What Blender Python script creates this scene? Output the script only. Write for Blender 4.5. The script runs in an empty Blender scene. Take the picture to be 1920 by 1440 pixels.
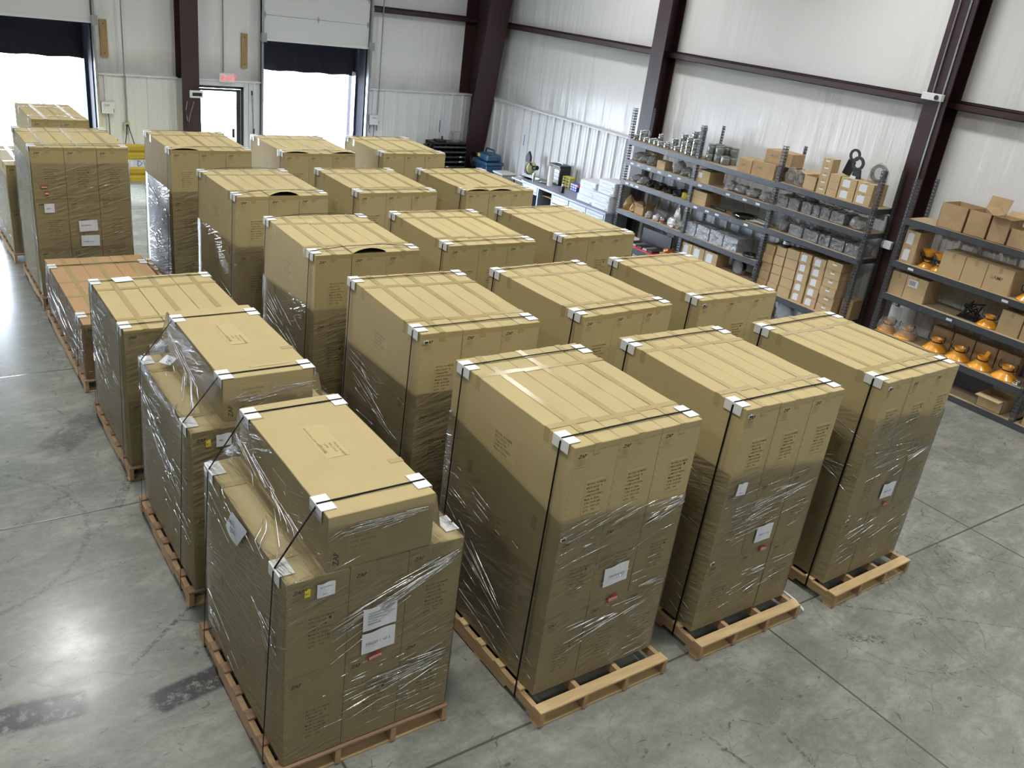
import bpy, bmesh, math, random
from math import sin, cos, pi, radians
from mathutils import Vector, Matrix, noise
random.seed(7)
SC = bpy.context.scene
COL = SC.collection

# ------------------------------------------------------------------ camera, world, lights, exposure
CAM_H = 4.603
F = Vector((0.55919888, 0.72423595, -0.40345867)); U = Vector((0.13809581, 0.39848881, 0.90671728)); R = Vector((0.81745101, -0.56275124, 0.12282054))
cd = bpy.data.cameras.new('camera'); cam = bpy.data.objects.new('camera', cd); COL.objects.link(cam)
cd.sensor_width = 36; cd.lens = 1629.36 * 36 / 1920; cd.clip_end = 300; cd.clip_start = .05
M = Matrix((R, U, -F)).transposed().to_4x4(); M.translation = Vector((0, 0, CAM_H)); cam.matrix_world = M
SC.camera = cam
SC.view_settings.view_transform = 'Standard'; SC.view_settings.look = 'None'
SC.view_settings.gamma = 1; SC.view_settings.use_curve_mapping = False
SC.view_settings.exposure = 0.0
w = bpy.data.worlds.new('World'); SC.world = w; w.use_nodes = True
bg = w.node_tree.nodes['Background']; bg.inputs[0].default_value = (.74, .85, 1, 1); bg.inputs[1].default_value = 60.0
LAMPS = [(x, y) for x in (-3.1, 1.6, 6.3, 11.0) for y in (-3.4, 2.4, 8.2, 14.0)]
LAMP_W = 118
for i, (x, y) in enumerate(LAMPS):
    L = bpy.data.lights.new('high_bay_light', 'AREA'); L.shape = 'RECTANGLE'; L.size = .5; L.size_y = 1.15
    L.energy = LAMP_W * (.6 if y < 0 else .35 if (x < 0 and y > 5) else .6 if x < 0 else .75 if (x < 3 and y > 10) else 1); L.spread = radians(150); L.color = (1.0, .985, .95)
    o = bpy.data.objects.new('high_bay_light', L); o.location = (x, y, 7.36); COL.objects.link(o)
SC.cycles.max_bounces = 10; SC.cycles.transparent_max_bounces = 16; SC.cycles.diffuse_bounces = 5
SC.cycles.sample_clamp_indirect = 6
SC.cycles.caustics_reflective = False; SC.cycles.caustics_refractive = False

# ------------------------------------------------------------------ helpers
def thing(name, label, cat, loc=(0, 0, 0), rz=0, group=None):
    o = bpy.data.objects.new(name, None); COL.objects.link(o); o.empty_display_size = .1
    o.location = loc; o.rotation_euler = (0, 0, rz); tag(o, label, cat, group); return o
def tag(o, label, cat, group=None):
    o['label'] = label; o['category'] = cat
    if group: o['group'] = group
    return o
def struct(o):
    o['kind'] = 'structure'; return o

class MB:
    def __init__(s): s.v = []; s.f = []; s.m = []; s.uv = None
    def add(s, vs, fs, mi=0, T=None):
        b = len(s.v)
        s.v += [tuple(T @ Vector(p)) if T else tuple(p) for p in vs]
        for f in fs: s.f.append(tuple(b + i for i in f)); s.m.append(mi)
        return s
    def box(s, x0, y0, z0, x1, y1, z1, mi=0, T=None):
        vs = [(x0,y0,z0),(x1,y0,z0),(x1,y1,z0),(x0,y1,z0),(x0,y0,z1),(x1,y0,z1),(x1,y1,z1),(x0,y1,z1)]
        return s.add(vs, [(0,3,2,1),(4,5,6,7),(0,1,5,4),(1,2,6,5),(2,3,7,6),(3,0,4,7)], mi, T)
    def cbox(s, c, d, mi=0, T=None):
        return s.box(c[0]-d[0]/2, c[1]-d[1]/2, c[2]-d[2]/2, c[0]+d[0]/2, c[1]+d[1]/2, c[2]+d[2]/2, mi, T)
    def lathe(s, prof, n=20, mi=0, T=None, cap=True):
        vs = []; fs = []
        for r, z in prof:
            for k in range(n): vs.append((r*cos(2*pi*k/n), r*sin(2*pi*k/n), z))
        for j in range(len(prof)-1):
            for k in range(n):
                a = j*n+k; b = j*n+(k+1) % n
                fs.append((a, b, b+n, a+n))
        if cap:
            if prof[0][0] > 1e-4: fs.append(tuple(range(n-1, -1, -1)))
            if prof[-1][0] > 1e-4: fs.append(tuple((len(prof)-1)*n+k for k in range(n)))
        return s.add(vs, fs, mi, T)
    def tube(s, path, r, n=8, mi=0, closed=False, T=None):
        P = [Vector(p) for p in path]; m = len(P); vs = []; fs = []; up = None
        for i, p in enumerate(P):
            a = P[(i-1) % m] if (closed or i > 0) else p; b = P[(i+1) % m] if (closed or i < m-1) else p
            t = (b-a).normalized()
            if up is None:
                up = t.orthogonal().normalized()
            else:
                up = (up - t*up.dot(t)).normalized()
            q = t.cross(up)
            for k in range(n): vs.append(p + r*(up*cos(2*pi*k/n) + q*sin(2*pi*k/n)))
        for i in range(m if closed else m-1):
            for k in range(n):
                a = i*n+k; b = i*n+(k+1) % n; c = ((i+1) % m)*n+k; d = ((i+1) % m)*n+(k+1) % n
                fs.append((a, b, d, c))
        if not closed: fs += [tuple(range(n-1, -1, -1)), tuple((m-1)*n+k for k in range(n))]
        return s.add(vs, fs, mi, T)
    def prism(s, poly, y0, y1, mi=0, T=None):
        """poly in (x,z), extruded along y"""
        n = len(poly); vs = [(x, y0, z) for x, z in poly] + [(x, y1, z) for x, z in poly]
        fs = [tuple(range(n)), tuple(range(2*n-1, n-1, -1))] + [(i, i+n, (i+1) % n+n, (i+1) % n) for i in range(n)]
        return s.add(vs, fs, mi, T)
    def text(s, t, size, mi=0, T=None, bold=0, shear=0):
        vs, fs = text_polys(t, size, bold, shear); return s.add(vs, fs, mi, T)
    def build(s, name, mats, parent=None, smooth=False, bevel=0, loc=None, solid=0):
        me = bpy.data.meshes.new(name); me.from_pydata(s.v, [], s.f)
        for m in (mats if isinstance(mats, (list, tuple)) else [mats]): me.materials.append(m)
        me.polygons.foreach_set('material_index', s.m)
        if smooth: me.polygons.foreach_set('use_smooth', [True]*len(s.f))
        me.update()
        bm = bmesh.new(); bm.from_mesh(me); bmesh.ops.recalc_face_normals(bm, faces=bm.faces); bm.to_mesh(me); bm.free()
        return link(name, me, parent, smooth, bevel, loc, solid)
def link(name, me, parent=None, smooth=False, bevel=0, loc=None, solid=0):
    o = bpy.data.objects.new(name, me); COL.objects.link(o)
    if parent: o.parent = parent
    if loc: o.location = loc
    if solid: d = o.modifiers.new('s', 'SOLIDIFY'); d.thickness = solid; d.offset = 0
    if bevel: d = o.modifiers.new('b', 'BEVEL'); d.width = bevel; d.segments = 2; d.limit_method = 'ANGLE'
    if smooth:
        d = o.modifiers.new('e', 'EDGE_SPLIT'); d.split_angle = radians(40)
    return o
_tc = {}
def text_polys(t, size, bold, shear):
    k = (t, bold, shear)
    if k not in _tc:
        c = bpy.data.curves.new('t', 'FONT'); c.body = t; c.size = 1; c.resolution_u = 1; c.offset = bold; c.shear = shear; c.fill_mode = 'FRONT'
        o = bpy.data.objects.new('t', c); COL.objects.link(o)
        me = o.evaluated_get(bpy.context.evaluated_depsgraph_get()).to_mesh()
        _tc[k] = ([tuple(v.co) for v in me.vertices], [tuple(p.vertices) for p in me.polygons])
        COL.objects.unlink(o); bpy.data.objects.remove(o); bpy.data.curves.remove(c)
    vs, fs = _tc[k]
    return [(x*size, y*size, 0) for x, y, z in vs], fs
def Rm(ax, deg): return Matrix.Rotation(radians(deg), 4, ax)
def Tm(x, y, z): return Matrix.Translation((x, y, z))
FRONT = Rm('X', 90)            # text plane facing -Y
def dup(root, loc, rz, label, group=None, cat=None):
    r = root.copy(); COL.objects.link(r); r.location = loc; r.rotation_euler = (0, 0, rz); r['label'] = label
    if group: r['group'] = group
    for ch in list(root.children):
        c = ch.copy(); COL.objects.link(c); c.parent = r
        for g in ch.children:
            d = g.copy(); COL.objects.link(d); d.parent = c
    return r

# ------------------------------------------------------------------ materials
def mat(name, col, rough=.6, metal=0, emit=0, spec=.5, noise_amt=0, nscale=8, bump=0, bscale=60, stretch=(1, 1, 1), coat=0):
    m = bpy.data.materials.new(name); m.use_nodes = True; nt = m.node_tree; p = nt.nodes['Principled BSDF']
    p.inputs['Base Color'].default_value = (*col, 1); p.inputs['Roughness'].default_value = rough; p.inputs['Metallic'].default_value = metal
    p.inputs['Specular IOR Level'].default_value = spec; p.inputs['Coat Weight'].default_value = coat
    if emit: p.inputs['Emission Color'].default_value = (*col, 1); p.inputs['Emission Strength'].default_value = emit
    if noise_amt or bump:
        tc = nt.nodes.new('ShaderNodeTexCoord'); mp = nt.nodes.new('ShaderNodeMapping'); mp.inputs['Scale'].default_value = stretch
        nt.links.new(tc.outputs['Object'], mp.inputs[0])
        oi = nt.nodes.new('ShaderNodeObjectInfo'); mm = nt.nodes.new('ShaderNodeMath'); mm.operation = 'MULTIPLY'; mm.inputs[1].default_value = 37
        nt.links.new(oi.outputs['Random'], mm.inputs[0]); nt.links.new(mm.outputs[0], mp.inputs['Location'])
    if noise_amt:
        n = nt.nodes.new('ShaderNodeTexNoise'); n.inputs['Scale'].default_value = nscale; n.inputs['Detail'].default_value = 5
        nt.links.new(mp.outputs[0], n.inputs[0])
        mx = nt.nodes.new('ShaderNodeMix'); mx.data_type = 'RGBA'
        mx.inputs[6].default_value = (*[c*(1-noise_amt) for c in col], 1); mx.inputs[7].default_value = (*[min(1, c*(1+noise_amt)) for c in col], 1)
        nt.links.new(n.outputs[0], mx.inputs[0]); nt.links.new(mx.outputs[2], p.inputs['Base Color'])
    if bump:
        n = nt.nodes.new('ShaderNodeTexNoise'); n.inputs['Scale'].default_value = bscale; n.inputs['Detail'].default_value = 3
        nt.links.new(mp.outputs[0], n.inputs[0]); b = nt.nodes.new('ShaderNodeBump'); b.inputs['Strength'].default_value = bump; b.inputs['Distance'].default_value = .01
        nt.links.new(n.outputs[0], b.inputs['Height']); nt.links.new(b.outputs[0], p.inputs['Normal'])
    return m
CARD = mat('cardboard', (.455, .37, .188), .75, noise_amt=.07, nscale=3, bump=.05, bscale=30, spec=.25)
CARD2 = mat('cardboard_reddish', (.43, .27, .14), .75, noise_amt=.08, nscale=3, bump=.05, bscale=30, spec=.25)
CARD3 = mat('cardboard_old', (.42, .29, .16), .8, noise_amt=.22, nscale=9, spec=.2)
CARD4 = mat('cardboard_tan', (.50, .37, .21), .8, noise_amt=.1, nscale=9, spec=.2)
TAPE = mat('packing_tape', (.405, .322, .148), .2, noise_amt=.12, nscale=20, spec=.6)
PANEL = mat('label_panel', (.475, .385, .185), .7)
INK = mat('dark_ink', (.05, .035, .02), .7)
INKF = mat('faded_ink', (.17, .12, .055), .7)
DARK = mat('dark_gap', (.03, .022, .012), .9)
PAPER = mat('white_paper', (.74, .77, .82), .6)
PINK = mat('pink_print', (.7, .45, .42), .5)
GREYINK = mat('grey_print', (.16, .17, .2), .7)
RED = mat('red_print', (.38, .05, .05), .5)
YEL = mat('yellow_sticker', (.75, .65, .06), .5)
STRAP = mat('black_strap', (.006, .006, .006), .75, spec=.12)
WPLAS = mat('white_plastic', (.78, .80, .80), .4)
WOOD = mat('pallet_wood', (.55, .40, .21), .75, noise_amt=.35, nscale=3, bump=.15, bscale=14, stretch=(1.2, 9, 9), spec=.2)
WOODY = mat('pallet_wood_long', (.42, .28, .15), .75, noise_amt=.35, nscale=3, bump=.15, bscale=14, stretch=(9, 1.2, 9), spec=.2)
STEEL = mat('shelf_steel', (.068, .072, .082), .42, metal=.25, noise_amt=.12, nscale=12)
BOARD = mat('particle_board', (.42, .33, .21), .7, noise_amt=.15, nscale=40)
MAROON = mat('maroon_steel', (.032, .012, .013), .5, noise_amt=.25, nscale=3)
WALLM = mat('white_metal_liner', (.76, .78, .80), .3, noise_amt=.04, nscale=2)
TRIMW = mat('white_trim', (.72, .74, .75), .4)
BLACK = mat('black_plastic', (.014, .014, .016), .4)
RUBBER = mat('dock_seal_black', (.008, .008, .011), .9, spec=.15, bump=.3, bscale=12)
SILVER = mat('galvanised_metal', (.62, .64, .66), .22, metal=1, noise_amt=.1, nscale=15)
GREYTIN = mat('dull_tin', (.30, .32, .31), .4, metal=.7)
TRACK = mat('galvanised_track', (.42, .44, .46), .35, metal=.8)
DOORW = mat('white_door_panel', (.74, .75, .75), .5)
BWOOD = mat('raw_lumber', (.33, .23, .11), .8, noise_amt=.25, nscale=4, stretch=(8, 8, 1))
RYEL = mat('safety_yellow', (.47, .34, .03), .4, noise_amt=.1, nscale=6)
CONE = mat('orange_yellow_paint', (.85, .38, .03), .28, coat=.5, noise_amt=.1, nscale=8)
BLUE = mat('blue_plastic', (.018, .07, .15), .35)
BLUEB = mat('blue_bins', (.03, .06, .35), .4)
YELB = mat('yellow_bins', (.55, .50, .08), .5)
WBIN = mat('white_drawer_bin', (.72, .76, .84), .3)
BENCH = mat('bench_grey_steel', (.28, .32, .40), .35, metal=.2)
SAWG = mat('cast_aluminium', (.45, .46, .47), .35, metal=.8)
SAWY = mat('pale_green_plastic', (.62, .64, .33), .4)
REDP = mat('red_plastic', (.55, .02, .03), .35)
PLAT = mat('light_lens', (1, .98, .93), .5, emit=6)

def plastic(name, col, dens, rough=.15, scale=9, strength=.9):
    m = bpy.data.materials.new(name); m.use_nodes = True; nt = m.node_tree; N = nt.nodes; L = nt.links
    N.remove(N['Principled BSDF']); out = N['Material Output']
    tc = N.new('ShaderNodeTexCoord'); n = N.new('ShaderNodeTexNoise'); n.inputs['Scale'].default_value = scale; n.inputs['Detail'].default_value = 3; n.inputs['Distortion'].default_value = 1.5
    L.new(tc.outputs['Object'], n.inputs[0]); b = N.new('ShaderNodeBump'); b.inputs['Strength'].default_value = strength; b.inputs['Distance'].default_value = .05; L.new(n.outputs[0], b.inputs['Height'])
    g = N.new('ShaderNodeBsdfGlossy'); g.inputs['Roughness'].default_value = rough; L.new(b.outputs[0], g.inputs['Normal'])
    d = N.new('ShaderNodeBsdfDiffuse'); d.inputs['Color'].default_value = (*col, 1); L.new(b.outputs[0], d.inputs['Normal'])
    fr = N.new('ShaderNodeFresnel'); fr.inputs['IOR'].default_value = 1.5; L.new(b.outputs[0], fr.inputs['Normal'])
    m1 = N.new('ShaderNodeMixShader'); L.new(fr.outputs[0], m1.inputs[0]); L.new(d.outputs[0], m1.inputs[1]); L.new(g.outputs[0], m1.inputs[2])
    t = N.new('ShaderNodeBsdfTransparent'); m2 = N.new('ShaderNodeMixShader'); m2.inputs[0].default_value = dens
    L.new(t.outputs[0], m2.inputs[1]); L.new(m1.outputs[0], m2.inputs[2]); L.new(m2.outputs[0], out.inputs[0])
    return m
BAG = plastic('clear_bag', (.55, .57, .60), .75)
BAGD = plastic('clear_bag_over_dark', (.27, .28, .30), .85, rough=.2)
FOIL = plastic('silver_bag', (.42, .45, .52), 1, rough=.25, scale=14)
BAGT = plastic('thin_clear_bag', (.5, .5, .5), .35)
WBAG = plastic('white_bag', (.75, .75, .76), 1, rough=.3)

def film_material():
    m = bpy.data.materials.new('stretch_film'); m.use_nodes = True; nt = m.node_tree; N = nt.nodes; L = nt.links
    N.remove(N['Principled BSDF']); out = N['Material Output']
    uv = N.new('ShaderNodeUVMap'); uv.uv_map = 'UV'
    oi = N.new('ShaderNodeObjectInfo'); cx = N.new('ShaderNodeCombineXYZ'); mu = N.new('ShaderNodeMath'); mu.operation = 'MULTIPLY'; mu.inputs[1].default_value = 50
    L.new(oi.outputs['Random'], mu.inputs[0]); L.new(mu.outputs[0], cx.inputs[0]); L.new(mu.outputs[0], cx.inputs[1])
    ad = N.new('ShaderNodeVectorMath'); ad.operation = 'ADD'; L.new(uv.outputs[0], ad.inputs[0]); L.new(cx.outputs[0], ad.inputs[1])
    def lay(rot, su, sv, det=2):
        r = N.new('ShaderNodeMapping'); r.inputs['Rotation'].default_value = (0, 0, radians(rot)); L.new(ad.outputs[0], r.inputs[0])
        s = N.new('ShaderNodeMapping'); s.inputs['Scale'].default_value = (su, sv, 1); L.new(r.outputs[0], s.inputs[0])
        n = N.new('ShaderNodeTexNoise'); n.inputs['Scale'].default_value = 1; n.inputs['Detail'].default_value = det; n.inputs['Distortion'].default_value = .4
        L.new(s.outputs[0], n.inputs[0]); return n
    a = lay(-9, 1.3, 26); b = lay(-20, 2.2, 48, 3); c = lay(0, .9, 1.3, 1); fine = lay(-12, 5, 110, 2)
    m1 = N.new('ShaderNodeMath'); m1.operation = 'ADD'; L.new(a.outputs[0], m1.inputs[0]); L.new(b.outputs[0], m1.inputs[1])
    m2 = N.new('ShaderNodeMath'); m2.operation = 'MULTIPLY_ADD'; L.new(fine.outputs[0], m2.inputs[0]); m2.inputs[1].default_value = .35; L.new(m1.outputs[0], m2.inputs[2])
    # wrinkle density varies over the load
    cr = N.new('ShaderNodeMapRange'); cr.inputs[1].default_value = .42; cr.inputs[2].default_value = .62; L.new(c.outputs[0], cr.inputs[0])
    st = N.new('ShaderNodeMath'); st.operation = 'MULTIPLY_ADD'; L.new(cr.outputs[0], st.inputs[0]); st.inputs[1].default_value = .65; st.inputs[2].default_value = .25
    bp = N.new('ShaderNodeBump'); bp.inputs['Distance'].default_value = .022; L.new(st.outputs[0], bp.inputs['Strength']); L.new(m2.outputs[0], bp.inputs['Height'])
    g = N.new('ShaderNodeBsdfGlossy'); g.inputs['Roughness'].default_value = .16; L.new(bp.outputs[0], g.inputs['Normal'])
    d = N.new('ShaderNodeBsdfDiffuse'); d.inputs['Color'].default_value = (.55, .56, .58, 1)
    t = N.new('ShaderNodeBsdfTransparent'); t.inputs['Color'].default_value = (.985, .985, .975, 1)
    fr = N.new('ShaderNodeFresnel'); fr.inputs['IOR'].default_value = 1.16; L.new(bp.outputs[0], fr.inputs['Normal'])
    # creases reflect more
    sr = N.new('ShaderNodeMapRange'); sr.inputs[1].default_value = .60; sr.inputs[2].default_value = .72; L.new(b.outputs[0], sr.inputs[0])
    k = N.new('ShaderNodeMath'); k.operation = 'MULTIPLY'; L.new(sr.outputs[0], k.inputs[0]); L.new(cr.outputs[0], k.inputs[1])
    f2 = N.new('ShaderNodeMath'); f2.operation = 'MULTIPLY_ADD'; L.new(k.outputs[0], f2.inputs[0]); f2.inputs[1].default_value = .6; L.new(fr.outputs[0], f2.inputs[2]); f2.use_clamp = True
    x1 = N.new('ShaderNodeMixShader'); x1.inputs[0].default_value = .045; L.new(t.outputs[0], x1.inputs[1]); L.new(d.outputs[0], x1.inputs[2])
    x2 = N.new('ShaderNodeMixShader'); L.new(f2.outputs[0], x2.inputs[0]); L.new(x1.outputs[0], x2.inputs[1]); L.new(g.outputs[0], x2.inputs[2])
    L.new(x2.outputs[0], out.inputs[0]); return m
FILM = film_material()

CREASE = bpy.data.materials.new('film_crease'); CREASE.use_nodes = True; _n = CREASE.node_tree.nodes; _n.remove(_n['Principled BSDF'])
_t = _n.new('ShaderNodeBsdfTransparent'); _g = _n.new('ShaderNodeBsdfGlossy'); _g.inputs['Roughness'].default_value = .22; _x = _n.new('ShaderNodeMixShader'); _x.inputs[0].default_value = .6
CREASE.node_tree.links.new(_t.outputs[0], _x.inputs[1]); CREASE.node_tree.links.new(_g.outputs[0], _x.inputs[2]); CREASE.node_tree.links.new(_x.outputs[0], _n['Material Output'].inputs[0])
def insulation_material():
    m = mat('vinyl_insulation', (.84, .85, .86), .27, spec=.8); nt = m.node_tree; N = nt.nodes; L = nt.links; p = N['Principled BSDF']
    tc = N.new('ShaderNodeTexCoord')
    def nz(scale, vec, det=3):
        s = N.new('ShaderNodeMapping'); s.inputs['Scale'].default_value = vec; L.new(tc.outputs['Object'], s.inputs[0])
        n = N.new('ShaderNodeTexNoise'); n.inputs['Scale'].default_value = scale; n.inputs['Detail'].default_value = det; L.new(s.outputs[0], n.inputs[0]); return n
    a = nz(2.2, (1, 1, .10)); b = nz(9, (1, 1, .06)); 
    s = N.new('ShaderNodeMath'); s.operation = 'MULTIPLY_ADD'; L.new(b.outputs[0], s.inputs[0]); s.inputs[1].default_value = .25; L.new(a.outputs[0], s.inputs[2])
    bp = N.new('ShaderNodeBump'); bp.inputs['Strength'].default_value = .9; bp.inputs['Distance'].default_value = .06; L.new(s.outputs[0], bp.inputs['Height']); L.new(bp.outputs[0], p.inputs['Normal'])
    # grime low down on the sheet
    g = nz(1.4, (1, 1, 1)); sp = N.new('ShaderNodeSeparateXYZ'); L.new(tc.outputs['Object'], sp.inputs[0])
    r = N.new('ShaderNodeMapRange'); r.inputs[1].default_value = 2.75; r.inputs[2].default_value = 2.15; L.new(sp.outputs[2], r.inputs[0])
    k = N.new('ShaderNodeMath'); k.operation = 'MULTIPLY'; L.new(r.outputs[0], k.inputs[0]); L.new(g.outputs[0], k.inputs[1])
    mx = N.new('ShaderNodeMix'); mx.data_type = 'RGBA'; mx.inputs[6].default_value = (.84, .85, .86, 1); mx.inputs[7].default_value = (.30, .30, .29, 1)
    L.new(k.outputs[0], mx.inputs[0]); L.new(mx.outputs[2], p.inputs['Base Color']); return m
INSUL = insulation_material()

def floor_material():
    m = mat('concrete_floor', (.3, .31, .28), .4, spec=.8); nt = m.node_tree; N = nt.nodes; L = nt.links; p = N['Principled BSDF']
    geo = N.new('ShaderNodeNewGeometry'); sp = N.new('ShaderNodeSeparateXYZ'); L.new(geo.outputs['Position'], sp.inputs[0]); X, Y = sp.outputs[0], sp.outputs[1]
    def mth(op, a, b=None, c=None, clamp=False):
        n = N.new('ShaderNodeMath'); n.operation = op; n.use_clamp = clamp
        for i, q in enumerate((a, b, c)):
            if q is None: continue
            if isinstance(q, (int, float)): n.inputs[i].default_value = q
            else: L.new(q, n.inputs[i])
        return n.outputs[0]
    def nz(scale, vec=(1, 1, 1), det=6, rot=0, rough=.6, dist=0):
        s = N.new('ShaderNodeMapping'); s.inputs['Scale'].default_value = vec; s.inputs['Rotation'].default_value = (0, 0, radians(rot)); L.new(geo.outputs['Position'], s.inputs[0])
        n = N.new('ShaderNodeTexNoise'); n.inputs['Scale'].default_value = scale; n.inputs['Detail'].default_value = det; n.inputs['Roughness'].default_value = rough; n.inputs['Distortion'].default_value = dist
        L.new(s.outputs[0], n.inputs[0]); return n.outputs[0]
    def ramp(x, a, b, lo=0, hi=1):
        r = N.new('ShaderNodeMapRange'); r.inputs[1].default_value = a; r.inputs[2].default_value = b; r.inputs[3].default_value = lo; r.inputs[4].default_value = hi; L.new(x, r.inputs[0]); return r.outputs[0]
    def mixc(f, a, b):
        x = N.new('ShaderNodeMix'); x.data_type = 'RGBA'
        if isinstance(f, float): x.inputs[0].default_value = f
        else: L.new(f, x.inputs[0])
        for i, q in ((6, a), (7, b)):
            if isinstance(q, tuple): x.inputs[i].default_value = (*q, 1)
            else: L.new(q, x.inputs[i])
        return x.outputs[2]
    big = nz(.55, det=4); mid = nz(1.7, (1, 1.9, 1), 10, rot=-20, rough=.72); fine = nz(14, det=8, rough=.75)
    c = mixc(ramp(big, .3, .7), (.18, .19, .168), (.245, .255, .225))
    c = mixc(ramp(mid, .48, .64, 0, .8), c, (.34, .35, .31))
    c = mixc(ramp(mid, .46, .28, 0, .65), c, (.14, .145, .13))
    grit = nz(45, det=3, rough=.8)
    c = mixc(ramp(grit, .55, .75, 0, .35), c, (.13, .13, .12)); c = mixc(ramp(grit, .42, .28, 0, .25), c, (.42, .43, .40))
    def scratch(sc, vec, rot, wd, br, lo):
        v = mth('ABSOLUTE', mth('SUBTRACT', nz(sc, vec, 2, rot, .4), .5))
        return mth('MULTIPLY', ramp(v, wd, wd*.3), ramp(nz(br, (1, 1, 1), 3, 0, .7), lo, lo+.05))
    for args in ((.9, (1, 2.5, 1), 20, .0035, 6, .54), (1.3, (1, 2, 1), -50, .003, 9, .55), (.7, (1, 1, 1), 75, .0025, 12, .53), (1.8, (1, 4, 1), -15, .004, 5, .57)):
        c = mixc(mth('MULTIPLY', scratch(*args), .75), c, (.07, .07, .065))
    c = mixc(ramp(fine, .5, .72, 0, .4), c, (.36, .37, .33))
    c = mixc(ramp(fine, .45, .28, 0, .5), c, (.12, .12, .11))
    # control joints
    jd = None
    for ax, vals in ((Y, (-.4, 3.4, 7.24, 10.4, 14.0, 17.6)), (X, (-1.9, 1.9, 5.63, 9.1))):
        for v in vals:
            d = mth('ABSOLUTE', mth('SUBTRACT', ax, v)); q = ramp(d, .013, .006)
            jd = q if jd is None else mth('MAXIMUM', jd, q)
    jn = nz(3, det=2)
    c = mixc(mth('MULTIPLY', jd, .85), c, (.055, .055, .05))
    # tyre rubber, skid marks: segments (x0,y0,x1,y1,halfwidth,strength)
    tx = ramp(nz(22, det=4, rough=.8), .46, .58); ty = ramp(nz(9, (1, 1, 1), 6, rough=.85), .38, .50)
    def seg(x0, y0, x1, y1, hw, s, tex):
        ln = math.hypot(x1-x0, y1-y0); ux, uy = (x1-x0)/ln, (y1-y0)/ln
        dx = mth('SUBTRACT', X, x0); dy = mth('SUBTRACT', Y, y0)
        al = mth('ADD', mth('MULTIPLY', dx, ux), mth('MULTIPLY', dy, uy)); ac = mth('ABSOLUTE', mth('SUBTRACT', mth('MULTIPLY', dy, ux), mth('MULTIPLY', dx, uy)))
        a = mth('MULTIPLY', ramp(al, -.04, .03), ramp(al, ln+.04, ln-.03))
        return mth('MULTIPLY', mth('MULTIPLY', a, ramp(ac, hw, hw*.75)), mth('MULTIPLY', tex, s))
    tot = None
    marks = [(-1.5, 5.25, .62, 4.94, .14, 1, ty), (1.0, 4.72, 1.5, 4.80, .13, 1, ty), (.95, 5.15, 1.62, 5.72, .022, .8, tx), (1.3, 7.2, 1.62, 7.9, .05, .7, tx), (.3, 7.0, .95, 7.6, .035, .5, tx),
             (6.4, 3.3, 8.0, 2.1, .014, .6, tx), (6.2, 2.9, 6.5, 2.7, .06, .8, tx), (6.9, 2.75, 7.1, 2.7, .05, .7, tx), (8.2, 3.7, 8.9, 2.7, .02, .5, tx), (4.25, 2.75, 4.35, 2.2, .014, .7, tx),
             (7.6, 3.3, 9.4, 3.6, .012, .5, tx), (9.6, 5.2, 11.0, 4.3, .25, .25, ty), (.2, 6.2, 1.3, 6.4, .012, .5, tx), (1.0, 8.5, 1.5, 9.1, .20, .5, ty), (4.75, 2.1, 4.8, 2.6, .02, .6, tx), (6.9, 1.9, 7.3, 2.9, .015, .5, tx), (7.4, 2.9, 8.4, 3.2, .3, .3, ty)]
    for mk in marks:
        s = seg(*mk); tot = s if tot is None else mth('MAXIMUM', tot, s)
    for cx_, cy_, r_, w_, st_ in ((-.1, 7.2, 1.15, .03, .55), (6.9, 2.9, .75, .012, .5), (1.5, 9.6, 1.9, .02, .35), (9.0, 2.0, 2.1, .015, .4)):
        dd = mth('SQRT', mth('ADD', mth('POWER', mth('SUBTRACT', X, cx_), 2), mth('POWER', mth('SUBTRACT', Y, cy_), 2)))
        tot = mth('MAXIMUM', tot, mth('MULTIPLY', ramp(mth('ABSOLUTE', mth('SUBTRACT', dd, r_)), w_, w_*.5), mth('MULTIPLY', tx, st_)))
    # hairline cracks
    vo = N.new('ShaderNodeTexVoronoi'); vo.feature = 'DISTANCE_TO_EDGE'; vo.inputs['Scale'].default_value = .9
    dn = N.new('ShaderNodeVectorMath'); dn.operation = 'MULTIPLY_ADD'; tn = N.new('ShaderNodeTexNoise'); tn.inputs['Scale'].default_value = 2.5; tn.inputs['Detail'].default_value = 5
    L.new(geo.outputs['Position'], tn.inputs[0]); L.new(tn.outputs[1], dn.inputs[0]); dn.inputs[1].default_value = (.5, .5, .5); L.new(geo.outputs['Position'], dn.inputs[2]); L.new(dn.outputs[0], vo.inputs[0])
    cr = mth('MULTIPLY', ramp(vo.outputs[0], .012, .003), ramp(nz(1.1, det=2), .5, .6))
    c = mixc(mth('MULTIPLY', cr, .3), c, (.07, .07, .06))
    c = mixc(tot, c, (.05, .05, .055))
    L.new(c, p.inputs['Base Color'])
    L.new(ramp(mid, .3, .7, .27, .17), p.inputs['Roughness'])
    bh = mth('SUBTRACT', mth('MULTIPLY', fine, .4), jd)
    bp = N.new('ShaderNodeBump'); bp.inputs['Strength'].default_value = .2; bp.inputs['Distance'].default_value = .004; L.new(bh, bp.inputs['Height']); L.new(bp.outputs[0], p.inputs['Normal'])
    return m
FLOORM = floor_material()

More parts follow.
